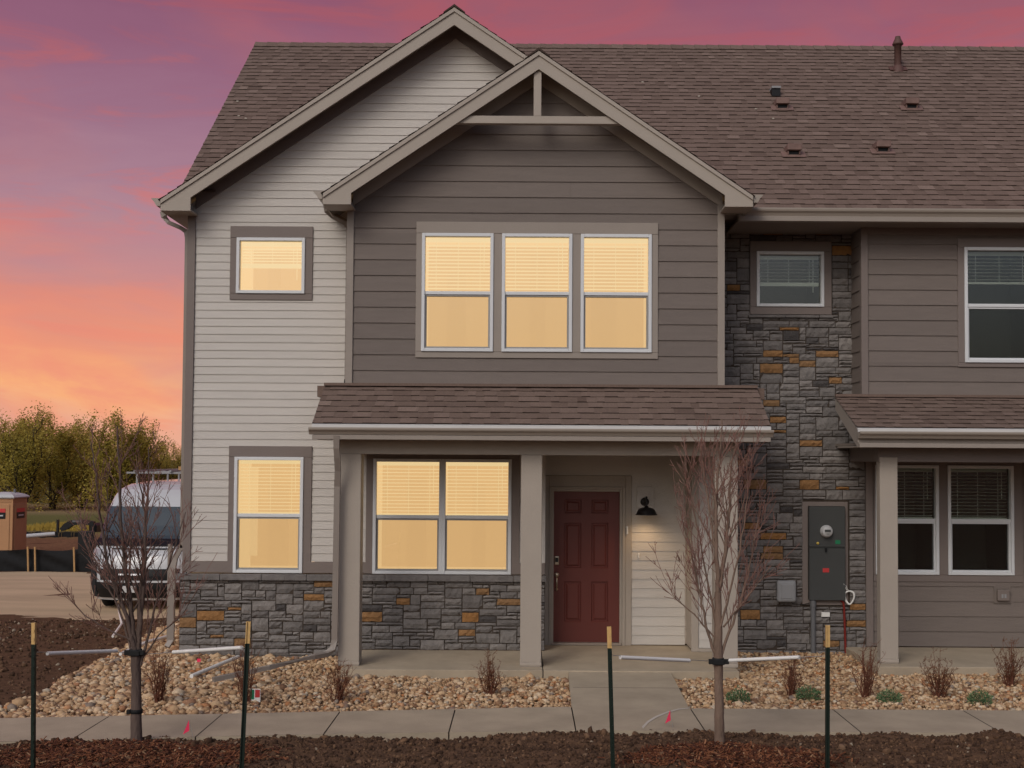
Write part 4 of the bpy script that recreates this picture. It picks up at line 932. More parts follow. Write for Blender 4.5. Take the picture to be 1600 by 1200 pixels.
ringp = [(a[0]+.062*math.cos(t_)+.01*math.sin(t_*2), YR-.08, a[1]+.088*math.sin(t_)) for t_ in np.linspace(0, 2*math.pi, 22)]
cc = MB(); cc.tube(ringp, .010, 7)
cc.tube([(x+.012, y+.012, z+.004) for x, y, z in ringp], .008, 6); cc.tube([(a[0]-.02, YR-.08, a[1]+.08), (a[0]-.05, YR-.09, a[1]+.13), (a[0]-.08, YR-.1, a[1]+.19)], .004, 5); cc.tube([(a[0]+.0, YR-.08, a[1]+.09), (a[0]-.03, YR-.09, a[1]+.12), (a[0]-.05, YR-.1, a[1]+.17)], .004, 5)
tag(cc.build('cable_coil', 'pvc'), 'white cable coil hanging beside the meter cabinet', 'cable')
q = RC(1212, 906, 1242, 940, YR-.06)
ub = empty('utility_box', ((q[0]+q[1])/2, YR, q[2]), 'light grey plastic utility box with rounded corners on the stone wall', 'utility box')
MB().box(q[0]+.015, q[1]-.015, YR-.08, YR-.03, q[2]+.015, q[3]-.015).build('box_body', 'boxgrey', ub, bevel=.012, seg=2)
MB().box(q[0], q[1], YR-.17, YR-.08, q[2], q[3]).build('lid', 'boxgrey', ub, bevel=.04, seg=4)
MB().box(q[0]+.05, q[1]-.05, YR-.178, YR-.16, q[2]+.05, q[3]-.05).build('lid_panel', 'boxgrey', ub, bevel=.008, seg=2)
MB().tube([(q[1]-.06, YR-.07, q[2]), (q[1]-.02, YR-.06, q[2]-.03), (q[1]+.1, YR-.05, q[2]-.04), (q[1]+.2, YR-.05, q[2]-.02)], .005, 6).build('cable', 'strap', ub)
q = RC(1556, 921, 1575, 938, YR)
ob = empty('outlet_box', ((q[0]+q[1])/2, YR, q[2]), 'grey weatherproof outlet box on the dark siding under the porch windows', 'outlet')
MB().box(q[0]-.03, q[1]+.03, YR-.02, YR, q[2]-.04, q[3]+.04).build('mounting_block', 'grey_siding', ob); MB().box(q[0], q[1], YR-.07, YR-.02, q[2], q[3]).build('cover', 'dark_trim', ob, bevel=.01, seg=2)
MB().box(q[0]+.05, q[0]+.075, YR-.074, YR-.07, q[2]+.04, q[2]+.09).box(q[1]-.075, q[1]-.05, YR-.074, YR-.07, q[2]+.04, q[2]+.09).build('sockets', 'boxgrey', ob)

# ------------------------------------------------------------------ beds of river rock
def inside(poly, x, y):
    r = np.zeros(x.shape, bool); n = len(poly); j = n-1
    for i in range(n):
        xi, yi = poly[i]; xj, yj = poly[j]
        c_ = ((yi > y) != (yj > y)) & (x < (xj-xi)*(y-yi)/(yj-yi+1e-12)+xi); r ^= c_; j = i
    return r
BZ = -.13
lb = [G(px, py, BZ) for px, py in ((-60, 1128), (0, 1110), (60, 1092), (105, 1062), (160, 1032), (215, 1002), (245, 984), (272, 972))]
bedL = lb+[(sx0+.02, 3.2), (sx0+.02, 0), (PX0, 0), (PX0, PY), (wl_b[0], PY)]+[(wl_f[0]-.0, YB(wl_f[0]))]+[(x, YB(x)) for x in np.linspace(wl_f[0], lb[0][0], 14)]
bedR = [(wr_b[0], PY), (PX1, PY), (PX1, YR), (RPX, YR), (RPX, -1.06), (9.0, -1.06)]+[(x, YB(x)) for x in np.linspace(9.0, wr_f[0], 14)]
def bedz(x, y):
    z = np.full(np.shape(x), BZ)
    z = np.where(x < sx0, BZ+np.clip((y+1.5)/4.5, 0, 1)*-.04, z)
    return z+.02*np.clip(1-np.abs(y+2.5)/1.0, 0, 1)
base_tri = MB()
for nm, poly, lab, s in (('bed_left', bedL, 'pile of tan river rock left of the entry walk', .050), ('bed_right', bedR, 'tan river rock right of the entry walk', .046)):
    xs_ = [p[0] for p in poly]; ys_ = [p[1] for p in poly]
    pos = []; 
    for layer in range(2):
        st = s*(1.0 if layer == 0 else .95)
        gx, gy = np.meshgrid(np.arange(min(xs_), max(xs_), st), np.arange(min(ys_), max(ys_), st))
        gx = gx+rng.uniform(-.45, .45, gx.shape)*st; gy = gy+rng.uniform(-.45, .45, gx.shape)*st
        k = inside(poly, gx, gy); gx, gy = gx[k], gy[k]
        if nm == 'bed_left':
            # spill over the soil edge thins out
            pass
        pos.append(np.stack([gx, gy, bedz(gx, gy)+layer*.026+rng.uniform(-.008, .02, gx.shape)+fbm(gx, gy, 1.3, 4, 2)*.03], 1))
    pos = np.concatenate(pos)
    big = np.clip(1.0+(-2.6-pos[:, 0])*.3, 1, 1.3) if nm == 'bed_left' else np.ones(len(pos))
    size = s*.52*rng.lognormal(0, .34, len(pos))*big; size = np.clip(size, .016, .085)
    keep = rng.uniform(size=len(pos)) < 1/big**1.3; pos, size = pos[keep], size[keep]
    rn = rng.uniform(0, 1, len(pos))**.8; sp_ = rng.uniform(size=len(pos)) < .05; rn[sp_] = rng.uniform(.9, 1, sp_.sum())
    sp_ = rng.uniform(size=len(pos)) < .05; rn[sp_] = rng.uniform(0, .1, sp_.sum())
    tag(scatter_blobs('river_rock', pos, size, 'pebble', 2 if False else 1, .66, .09, rn, yaw_only=True), lab, 'river rock', kind='stuff')
# dark bed liner under the rock
X, Y = np.meshgrid(np.linspace(-9, 9, 260), np.linspace(-4.2, 3.3, 110))
gridmesh_o = gridmesh('bed_liner', X, Y, np.where(inside(bedL, X, Y) | inside(bedR, X, Y), BZ-.02, -.5), 'soil'); tag(gridmesh_o, 'dark soil under the river rock', 'soil', kind='structure')

# ------------------------------------------------------------------ foreground soil strip, clods, mulch
def soilz(x, y):
    yf_ = np.interp(x, fx, fy); d = yf_-y                    # distance in front of the walk
    mound = .045*np.clip(d/.25, 0, 1)+.05*np.clip((d-.2)/1.2, 0, 1)
    mound = mound+.05*np.exp(-((x-4.1)/1.3)**2)*np.clip(d/.2, 0, 1)*np.exp(-d*.8)
    for tx_, ty_ in ((-3.55, -4.97), (1.73, -5.2)): mound = mound+.05*np.exp(-((x-tx_)**2+(y-ty_)**2)/.5)
    return -.105+mound*.8+fbm(x, y, 2.2, 11)*.06+fbm(x, y, 9, 21, 3)*.022*np.clip(d/.1, 0, 1)
X, Y = np.meshgrid(np.linspace(-9.5, 9.5, 640), np.linspace(0, 1, 180)); Y0 = np.interp(X, fx, fy)+.02+fbm(X, 0*X, 3.0, 7, 3)*.06
Y = Y0-Y*(Y0+8.6)
tag(gridmesh('soil_strip', X, Y, soilz(X, Y), 'soil'), 'dark brown soil strip in front of the walk', 'soil', kind='structure')
n = 26000; x = rng.uniform(-6.2, 6.2, n); yf_ = np.interp(x, fx, fy); d = rng.uniform(0, 1, n)**1.1*2.1-.03; y = yf_-d+fbm(x, 0*x, 3.0, 7, 3)*.06
size = rng.lognormal(-4.75, .55, n); size = np.clip(size, .004, .045)
scz = soilz(x, y)+size*.25; rn = rng.uniform(0, .94, n); q_ = rng.uniform(size=n) < .012; rn[q_] = rng.uniform(.95, 1, q_.sum())
tag(scatter_blobs('soil_clods', np.stack([x, y, scz], 1), size, 'clod', 1, .75, .2, rn), 'loose clods of dark soil', 'soil clods', kind='stuff')
# clods and scattered stones on the soil left of the house
n = 9000; x = rng.uniform(-13, -4.2, n); y = rng.uniform(-3.5, 5.6, n); k = ~inside(bedL, x, y) & (y > np.interp(x, bx, by)+.02); x, y = x[k], y[k]; size = np.clip(rng.lognormal(-4.2, .5, len(x)), .006, .05)
rn = rng.uniform(0, .9, len(x)); q_ = rng.uniform(size=len(x)) < np.where(y > 2.5, .16, .05); rn[q_] = rng.uniform(.95, 1, q_.sum())
tag(scatter_blobs('soil_clods', np.stack([x, y, zg(x, y)+size*.2+fbm(x, y, .9, 3)*.05], 1), size, 'clod', 1, .75, .2, rn), 'clods and small stones on the soil beside the house', 'soil clods', kind='stuff')
def mulch(cx, cy, rx, ry, n, lab):
    a = rng.uniform(0, 6.28, n); r_ = np.sqrt(rng.uniform(0, 1, n))*rng.normal(1, .12, n); x = cx+rx*r_*np.cos(a); y = cy+ry*r_*np.sin(a)
    k = y < np.interp(x, fx, fy)-.03; x, y = x[k], y[k]; n = len(x)
    L_, w_, t_ = rng.uniform(.012, .045, n), rng.uniform(.003, .008, n), rng.uniform(.0015, .004, n)
    cube = np.array([[i, j, k2] for i in (-1, 1) for j in (-1, 1) for k2 in (-1, 1)], float); F0 = np.array([(0, 1, 3, 2), (4, 6, 7, 5), (0, 4, 5, 1), (2, 3, 7, 6), (0, 2, 6, 4), (1, 5, 7, 3)])
    v = cube[None]*np.stack([L_, w_, t_], 1)[:, None]; an = rng.uniform(0, 6.28, n); ti = rng.normal(0, .35, n)
    x1 = v[..., 0]*np.cos(ti)[:, None]-v[..., 2]*np.sin(ti)[:, None]; z1 = v[..., 0]*np.sin(ti)[:, None]+v[..., 2]*np.cos(ti)[:, None]
    v = np.stack([x1*np.cos(an)[:, None]-v[..., 1]*np.sin(an)[:, None], x1*np.sin(an)[:, None]+v[..., 1]*np.cos(an)[:, None], z1], -1)
    v += np.stack([x, y, soilz(x, y)+rng.uniform(.003, .028, n)], 1)[:, None]
    tag(npmesh('mulch', v.reshape(-1, 3), (F0[None]+(np.arange(n)*8)[:, None, None]).reshape(-1, 4), np.repeat(rng.uniform(0, 1, n)**1.2, 6), 'mulch', smooth=False), lab, 'mulch', kind='stuff')
mulch(-3.35, -5.5, 1.15, .52, 5200, 'reddish bark mulch around the left young tree'); mulch(1.75, -5.6, .85, .42, 4200, 'reddish bark mulch around the right young tree')

# ------------------------------------------------------------------ young bare trees
def twigs(mb, p, d, L_, r0, lvl, bm):
    n = max(3, int(L_/.07)); pts = [Vector(p)]; dd = Vector(d).normalized()
    for k in range(n):
        dd = (dd+Vector((random.gauss(0, .09), random.gauss(0, .09), random.gauss(0, .05)+.06))).normalized(); pts.append(pts[-1]+dd*L_/n)
    rr = [max(.0022, r0*(1-.8*k/n)) for k in range(n+1)]; mb.tube(pts, rr, 5 if r0 > .005 else 4, 0 if r0 > .006 else 1, cap=False)
    if lvl > 0:
        cnt = int(L_/(.10 if lvl > 1 else .075))
        for _ in range(cnt):
            k = random.randint(max(1, n//5), n-1); ax = (pts[min(k+1, n)]-pts[k]).normalized(); s_ = ax.cross(Vector((random.gauss(0, 1), random.gauss(0, 1), random.gauss(0, 1)))).normalized()
            twigs(mb, pts[k], ax*.9+s_*random.uniform(.35, .65), L_*random.uniform(.22, .5)*(1-.4*k/n), rr[k]*.6, lvl-1, bm)
    for k in range(1, n+1):
        if random.random() < .8:
            q_ = pts[k]; dv = Vector((random.gauss(0, 1), random.gauss(0, 1), random.gauss(0, 1))).normalized()*.006; u_ = Vector((0, 0, .008)); s_ = dv.cross(u_).normalized()*.003
            bm.face([q_, q_+dv*.6+s_, q_+dv+u_*.6, q_+dv*.6-s_]); bm.face([q_, q_+dv*.6+s_.cross(dv).normalized()*.003, q_+dv+u_*.6, q_+dv*.6-s_.cross(dv).normalized()*.003])
def young_tree(name, y0, trunk, stems, barkm, label, dens):
    b0 = P(trunk[0][0], trunk[0][1], y0); root = empty(name, (b0[0], y0, b0[1]), label, 'tree', 'young staked street trees')
    mb = MB(); pts = [Q(a, b_, y0) for a, b_, r_ in trunk]; rad = [r_ for *_, r_ in trunk]
    pts2, rad2 = [], []
    for k in range(len(pts)-1):
        for s_ in range(4): t_ = s_/4; pts2.append(Vector(pts[k]).lerp(Vector(pts[k+1]), t_)+Vector((random.gauss(0, .002), 0, 0))); rad2.append(rad[k]*(1-t_)+rad[k+1]*t_)
    pts2.append(Vector(pts[-1])); rad2.append(rad[-1]); mb.tube(pts2, rad2, 12); mb.build('trunk', barkm, root)
    mb = MB(); bm = MB()
    for st in stems:
        n_ = len(st['p']); yo = st.get('y', 0); P3 = [Vector(Q(a, b_, y0+yo*(k/(n_-1)))) for k, (a, b_) in enumerate(st['p'])]
        fine = []
        for k in range(n_-1):
            for s_ in range(5): fine.append(P3[k].lerp(P3[k+1], s_/5)+Vector((random.gauss(0, .004), random.gauss(0, .008), 0)))
        fine.append(P3[-1]); m_ = len(fine); rr = [st['r']*(1-.85*(k/(m_-1))**.9)+.0015 for k in range(m_)]
        mb.tube(fine, rr, 8, 0, cap=False)
        tot = sum((fine[k+1]-fine[k]).length for k in range(m_-1))
        for _ in range(int(tot*dens)):
            f_ = random.uniform(.2, .98); k = int(f_*(m_-1)); ax = (fine[min(k+1, m_-1)]-fine[k]).normalized() if k < m_-1 else Vector((0, 0, 1))
            an = random.uniform(0, 6.28); s_ = Vector((math.cos(an), math.sin(an)*.8, random.uniform(-.1, .35))).normalized()
            twigs(mb, fine[k], ax*.85+s_*.55+Vector((0, 0, .15)), random.uniform(.3, .75)*(1.2-.65*f_), max(.0022, rr[k]*.45), 2 if random.random() < .55 else 1, bm)
    mb.build('branches', [barkm, 'twig'], root); bm.build('buds', 'bud', root)
    return root
young_tree('young_tree', -5.0, [(213, 1168, .054), (213, 1120, .049), (213, 1060, .043), (212, 1020, .046)],
           [dict(p=[(212, 1022), (205, 960), (196, 880), (188, 800), (186, 730), (183, 665)], r=.026), dict(p=[(212, 1022), (198, 965), (168, 880), (155, 800), (150, 740), (142, 690)], r=.022, y=-.2),
            dict(p=[(215, 1018), (219, 940), (224, 860), (231, 780), (232, 700)], r=.024, y=.2), dict(p=[(216, 1015), (222, 950), (228, 870), (226, 800), (214, 730)], r=.019, y=-.25),
            dict(p=[(220, 1040), (235, 980), (255, 905), (275, 850), (290, 800)], r=.013, y=.15), dict(p=[(208, 1030), (190, 960), (160, 900), (135, 850), (120, 800)], r=.011, y=.25), dict(p=[(205, 1000), (170, 985), (130, 960), (100, 925)], r=.008),
            dict(p=[(222, 1030), (250, 990), (285, 960), (310, 920)], r=.008, y=-.2)],
           'bark1', 'bare young tree with grey bark in front of the white van', 11)
young_tree('young_tree', -5.2, [(1124, 1178, .047), (1124, 1120, .043), (1123, 1060, .038), (1122, 1020, .042), (1122, 960, .033), (1122, 925, .03)],
           [dict(p=[(1122, 925), (1119, 860), (1118, 790), (1124, 720), (1128, 655)], r=.022), dict(p=[(1123, 925), (1134, 860), (1140, 790), (1142, 730), (1150, 690)], r=.02, y=.1),
            dict(p=[(1120, 1030), (1104, 980), (1092, 920), (1074, 840), (1060, 790)], r=.013, y=-.15), dict(p=[(1124, 1030), (1145, 975), (1168, 900), (1180, 840), (1188, 790)], r=.013, y=.1),
            dict(p=[(1122, 1000), (1112, 940), (1095, 850), (1080, 770), (1070, 720)], r=.010, y=.25), dict(p=[(1123, 990), (1140, 930), (1160, 840), (1170, 760), (1165, 710)], r=.010, y=-.2), dict(p=[(1120, 1000), (1085, 960), (1055, 935), (1046, 920)], r=.007), dict(p=[(1130, 980), (1170, 930), (1205, 885)], r=.007),
            dict(p=[(1118, 860), (1108, 800), (1098, 720), (1092, 690)], r=.009, y=.1)],
           'bark2', 'bare young tree with pinkish twigs in front of the right porch post', 12)

# ------------------------------------------------------------------ stakes, guys
YS = -6.0
for i, (px, pt) in enumerate(((55, 973), (386, 971), (954, 979), (1291, 977))):
    lean = (3, -6, 6, -1)[i]/190; t0 = P(px, pt, YS); zb_ = -.15
    r_ = empty('fence_post', (t0[0]+lean*.0, YS, zb_), ['steel stake with a yellow tip at the far left edge', 'steel stake with a yellow tip right of the left tree', 'steel stake with a yellow tip in front of the red door', 'steel stake with a yellow tip right of the right tree'][i], 'stake', 'green steel stakes with yellow tips')
    H_ = t0[1]-zb_; X_ = lambda z: t0[0]+(-lean)*(t0[1]-z)*-1 if False else t0[0]+(t0[1]-z)*lean*1.0
    a, b_ = Vector((X_(zb_), YS, zb_)), Vector((t0[0], YS, t0[1])); mid_ = b_.lerp(a, .135)
    def tpost(mb, p, q):
        ax = (q-p).normalized(); u_ = Vector((1, 0, 0)); T = Matrix.Translation(p) @ ax.to_track_quat('Z', 'Y').to_matrix().to_4x4()
        Lp = (q-p).length; mb.box(-.018, .018, -.004, .004, 0, Lp, 0, T=T); mb.box(-.004, .004, -.03, -.004, 0, Lp, 0, T=T)
        return T, Lp
    mb = MB(); T, Lp = tpost(mb, a, mid_)
    z = .1
    while z < Lp: mb.box(.012, .024, -.012, -.0, z, z+.022, 0, T=T); z += .075
    mb.build('shaft', 'post_green', r_)
    mb = MB(); T, Lp = tpost(mb, mid_, b_)
    for z in (.03, .1): mb.box(.014, .024, -.012, -.0, z, z+.022, 0, T=T)
    mb.build('tip', 'post_tip', r_)
for i, (a, p0, p1, tr_, lab, c_) in enumerate((((58, 1019), (74, 1021), (182, 1017), (196, 1019), 'white guy tube left of the left tree', -3.53), ((382, 1012), (378, 1012), (271, 1019), (230, 1022), 'white guy tube between the left tree and its right stake', 0), ((958, 1024), (969, 1027), (1077, 1032), (1110, 1033), 'white guy tube between the door stake and the right tree', 0), ((1289, 1025), (1249, 1027), (1140, 1032), (1132, 1032), 'white guy tube between the right tree and its right stake', 0))):
    ty = -5.0 if i < 2 else -5.2
    def at_(px, py): 
        f_ = (px-a[0])/(tr_[0]-a[0]); return Vector(Q(px, py, YS+(ty-YS)*f_))
    r_ = empty('guy_line', at_(*p0), lab, 'guy line', 'guy lines with white tubes')
    MB().tube([at_(*p0), at_(*p1)], .0165, 10).build('tube_sleeve', 'pvc', r_); MB().tube([at_(*a), at_(*tr_)], .003, 5).build('wire', 'wire', r_)
for i, (px, py, ty, rr, lab) in enumerate(((212, 1019, -5.0, .05, 'black strap round the left tree below its fork'), (1122, 1033, -5.2, .046, 'black strap round the right tree below its fork'), (213, 1111, -5.0, .05, 'low black strap on the trunk of the left tree'))):
    c_ = Q(px, py, ty); mb = MB(); hh = .03 if i < 2 else .018
    mb.lathe([(rr*.98, -hh), (rr*1.12, -hh), (rr*1.14, hh), (rr*.98, hh)], c_, 18)
    if i < 2: mb.box(c_[0]-.09, c_[0]-.04, c_[1]-.05, c_[1]-.03, c_[2]-.02, c_[2]+.025); mb.box(c_[0]+.04, c_[0]+.09, c_[1]-.05, c_[1]-.03, c_[2]-.02, c_[2]+.025); mb.box(c_[0]-.05, c_[0]+.05, c_[1]-.06, c_[1]-.05, c_[2]-.025, c_[2]+.02)
    else: mb.box(c_[0]-.075, c_[0]-.04, c_[1]-.05, c_[1]-.02, c_[2]-.02, c_[2]+.02)
    tag(mb.build('tree_strap', 'strap', bevel=.004), lab, 'strap', 'black tree straps')
# flags
for i, (px, py, lean, lab) in enumerate(((305, 1158, -.4, 'pink marker flag at the walk edge near the left tree'), (1054, 1141, -.25, 'pink marker flag on the walk edge in front of the entry'))):
    gx, gy = G(px-2, py-4, SW); r_ = empty('marker_flag', (gx, gy, SW-.02), lab, 'marker flag', 'pink marker flags')
    top = Vector((gx+lean*.12, gy, SW+.17)); MB().tube([(gx, gy, SW-.02), top], .002, 5).build('wire_stem', 'wire', r_)
    mb = MB(); u_ = Vector((-.055, -.02, -.06)); mb.face([top, top+Vector((.005, 0, -.1)), top+Vector((-.05, -.01, -.13))]); mb.face([top+Vector((0, .001, 0)), top+Vector((-.05, -.009, -.13)), top+Vector((.005, .001, -.1))]); mb.build('flag_sheet', 'pink', r_)
gx, gy = G(311, 1038, -.08); mb = MB(); mb.tube([(gx, gy, -.12), (gx, gy, -.03)], .002, 5); mb.box(gx-.025, gx+.02, gy-.003, gy+.003, -.05, -.01)
tag(mb.build('marker_flag', 'pink'), 'small pink flag in the rocks by the foundation corner', 'marker flag', 'pink marker flags')
gx, gy = G(1104, 1150, -.05)
# pipes on the ground
def pipe(name, pts, r_, mt, lab, cat='pipe'): return tag(MB().tube(pts, r_, 10).build(name, mt), lab, cat)
a, b_ = G(299, 1062, -.09), G(372, 1030, -.05); pipe('pipe', [(a[0], a[1], -.05), (b_[0], b_[1], -.02)], .024, 'pvc', 'white pipe lying on the rocks by the left foundation')
MBx = MB(); MBx.lathe([(.018, 0), (.0, .0)], (a[0], a[1]-.012, -.05), 10, axis='y')
a, b_ = G(188, 1028, -.1), G(268, 998, -.1); pipe('pipe', [(a[0], a[1], -.05), ((a[0]+b_[0])/2, (a[1]+b_[1])/2, -.02), (b_[0], b_[1], -.05)], .022, 'pvc', 'white pipe behind the left young tree')
a, b_, c_ = G(176, 1000, -.15), G(190, 985, -.15), G(184, 965, -.2); pipe('hose', [(a[0], a[1], -.1), (b_[0], b_[1], -.05), (c_[0], c_[1], .0)], .018, 'pvc', 'bent white hose end sticking out of the soil', 'hose')
gx, gy = G(400, 1100, -.1); mb = MB(); mb.box(gx-.06, gx+.045, gy-.004, gy+.004, -.08, .06); mb.box(gx-.055, gx-.02, gy-.006, gy-.004, -.05, .05, 1); mb.box(gx-.01, gx+.04, gy-.006, gy-.004, -.03, .05, 2)
tag(mb.build('plant_tag', ['pvc', 'green_label', 'red_label']), 'white plant tag with green and red print among the rocks', 'plant tag')
# painted arc on the walk
pts = [G(a, b_, SW+.004) for a, b_ in ((1004, 1137), (1012, 1128), (1025, 1120), (1042, 1113), (1060, 1108), (1078, 1106))]; mb = MB()
for k in range(len(pts)-1):
    w0, w1 = .05*(1-.14*k), .05*(1-.14*(k+1)); mb.face([(pts[k][0], pts[k][1]-w0, SW+.004), (pts[k+1][0], pts[k+1][1]-w1, SW+.004), (pts[k+1][0], pts[k+1][1]+w1, SW+.004), (pts[k][0], pts[k][1]+w0, SW+.004)])
tag(mb.build('paint_mark', 'whitepaint'), 'faint white arc on the concrete walk', 'paint mark', kind='structure')

# ------------------------------------------------------------------ shrubs and green tufts
def shrub(px, py, wpx, hpx, lab, leafy):
    gx, gy = G(px, py, -.1); sc = (gy+16)/FPX; w_, h_ = wpx*sc/2*1.2, hpx*sc*1.1
    r_ = empty('dormant_shrub', (gx, gy, -.1), lab, 'shrub', 'dormant shrubs in the rock beds'); mb = MB(); lf = MB()
    for _ in range(30):
        a = random.uniform(0, 6.28); rr = random.uniform(.1, 1); tip = Vector((gx+w_*rr*math.cos(a), gy+w_*rr*math.sin(a), -.1+h_*random.uniform(.5, 1.05)*(1.1-.35*rr)))
        b0 = Vector((gx+random.gauss(0, .025), gy+random.gauss(0, .025), -.11)); pts = [b0]
        for k in range(1, 6): pts.append(b0.lerp(tip, k/5)+Vector((random.gauss(0, .012), random.gauss(0, .012), 0)))
        mb.tube(pts, [.0055*(1-.7*k/5) for k in range(6)], 4)
        for k in range(2, 6):
            for _2 in range(2):
                d = Vector((random.gauss(0, 1), random.gauss(0, 1), random.uniform(.3, 1.6))).normalized()*random.uniform(.03, .09); mb.tube([pts[k], pts[k]+d], [.002, .0012], 3, cap=False)
                for _3 in range(leafy):
                    q_ = pts[k]+d*random.random()+Vector((random.gauss(0, .008),)*3); u_ = Vector((random.gauss(0, 1), random.gauss(0, 1), random.gauss(0, 1))).normalized()*.012; v_ = u_.cross(Vector((0, 0, 1))).normalized()*.005
                    lf.face([q_, q_+u_*.5+v_, q_+u_, q_+u_*.5-v_], 0, random.random())
    mb.build('stems', 'shrub', r_)
    if leafy: lf.build('dry_leaves', 'shrubleaf', r_)
for a in ((246, 1100, 42, 80, 'reddish dry shrub right of the left tree trunk', 5), (385, 1100, 55, 85, 'thin bare shrub beside the plant tag', 1), (530, 1097, 52, 55, 'low bare shrub in front of the left porch post', 2), (766, 1092, 36, 62, 'small bushy dry shrub in front of the middle porch post', 6),
          (1238, 1090, 40, 60, 'sparse brown shrub behind the right tree', 2), (1354, 1093, 46, 85, 'tall wispy shrub right of the right stake', 1), (1466, 1092, 50, 65, 'dense brown shrub in the right rock bed', 8), (1578, 1073, 46, 62, 'brown shrub at the right edge near the porch slab', 7)): shrub(*a)
for px, py, lab in ((1153, 1100, 'green leafy tuft right of the right tree trunk'), (1263, 1095, 'green leafy tuft left of the right stake'), (1390, 1101, 'green leafy tuft right of the wispy shrub'), (1531, 1102, 'rightmost green leafy tuft in the rock bed')):
    gx, gy = G(px, py, -.1); mb = MB()
    for _ in range(700):
        a = random.uniform(0, 6.28); rr = random.random()**.5; b0 = Vector((gx+.125*rr*math.cos(a), gy+.10*rr*math.sin(a), -.09+.17*random.random()*(1-.5*rr))); u_ = Vector((math.cos(a)*rr+random.gauss(0, .4), math.sin(a)*rr+random.gauss(0, .4), random.uniform(.3, 1.3))).normalized()*random.uniform(.018, .036); v_ = u_.cross(Vector((random.gauss(0, 1), random.gauss(0, 1), .3))).normalized()*.005
        mb.face([b0, b0+u_*.5+v_, b0+u_, b0+u_*.5-v_], 0, random.random())
    tag(mb.build('green_plant', 'tuft'), lab, 'plant', 'green tufts in the right rock bed')

# ------------------------------------------------------------------ van
vx, vy = -7.42, 7.5; vz = -.5
van = empty('white_van', (vx, vy, vz), 'white high roof cargo van with a roof rack parked left of the house', 'van')
LV = 5.6
zk = [.22, .45, .7, .95, 1.1, 1.28, 1.38, 1.6, 1.85, 2.02, 2.2, 2.34, 2.43, 2.47]
yk = [.12, .0, .0, .05, .12, .34, .60, .80, 1.00, 1.14, 1.30, 1.48, 1.8, 2.4]
wk = [.98, 1.02, 1.03, 1.03, 1.03, 1.03, 1.03, 1.03, 1.02, 1.01, .985, .93, .82, .66]
ck = [.55, .6, .6, .55, .5, .4, .3, .28, .27, .27, .3, .36, .45, .5]
def VS(phi, z, off=0):            # point on the van skin, phi -90..90 across the nose
    yf_, w_, c_ = np.interp(z, zk, yk), np.interp(z, zk, wk), np.interp(z, zk, ck); s_, co_ = math.sin(phi), math.cos(phi)
    x = w_*math.copysign(abs(s_)**.75, s_); y = yf_+c_*(1-abs(co_)**.75); n_ = Vector((s_, -co_, .25)).normalized()*off
    return Vector((vx+x, vy+y, vz+z))+n_
def patch(p0, p1, z0, z1, off, mt, nm, par=van, n=12, m=5, lab=None, slant=0):
    mb = MB(); g_ = [[VS(R(p0+(p1-p0)*i/n), z0+(z1-z0)*j/m+slant*(i/n), off) for i in range(n+1)] for j in range(m+1)]
    for j in range(m):
        for i in range(n): mb.face([g_[j][i], g_[j][i+1], g_[j+1][i+1], g_[j+1][i]], 0, .5, True)
    for j in range(m):
        for i in (0, n):
            A, B = g_[j][i], g_[j+1][i]; ctr = Vector((0, off, 0)); mb.face([A, B, B+ctr, A+ctr])
    for i in range(n):
        for j in (0, m): A, B = g_[j][i], g_[j][i+1]; ctr = Vector((0, off, 0)); mb.face([A, B, B+ctr, A+ctr])
    o = mb.build(nm, mt, par)
    if lab: o['label'] = lab
    return o
mb = MB(); rings = []
for z in np.linspace(.22, 2.47, 46):
    rg = [VS(R(a), z) for a in np.linspace(-90, 90, 41)]; w_ = rg[-1].x-vx; rg += [Vector((vx+w_, vy+LV, vz+z)), Vector((vx-w_, vy+LV, vz+z))]; rings.append(rg)
for A, B in zip(rings[:-1], rings[1:]):
    n = len(A)
    for k in range(n): mb.face([A[k], A[(k+1) % n], B[(k+1) % n], B[k]], 0, .5, k < 40)
mb.face(rings[-1]); mb.face(rings[0][::-1]); mb.build('body', 'vanwhite', van)
patch(-72, 72, 1.37, 1.98, .03, 'vanglass', 'windshield', n=40, m=10)
patch(-74, 74, 1.25, 1.37, .035, 'vanblack', 'cowl', n=40)
patch(-90, -50, .26, .93, .04, 'vangrey', 'bumper_corner', n=20); patch(50, 90, .26, .93, .04, 'vangrey', 'bumper_corner', n=20); patch(-48, 48, .26, .56, .035, 'vanblack', 'bumper', n=30)
patch(-40, 40, .60, .82, .035, 'vanblack', 'grille', n=30); patch(-40, 40, .56, .60, .045, 'vanwhite', 'grille_bar', n=30); patch(-14, 4, .70, .73, .05, 'chrome', 'badge_bar', n=10)
for s_ in (-1, 1): patch(s_*44, s_*76, .97, 1.18, .03, 'lens', 'headlight', n=16)
patch(-28, 28, 1.19, 1.205, .03, 'vangrey', 'bonnet_vent', n=20, m=2)
pl = VS(R(-6), .45); MB().box(pl.x-.15, pl.x+.15, pl.y-.04, pl.y-.025, pl.z-.07, pl.z+.06).build('licence_plate', 'potroof', van, bevel=.004)
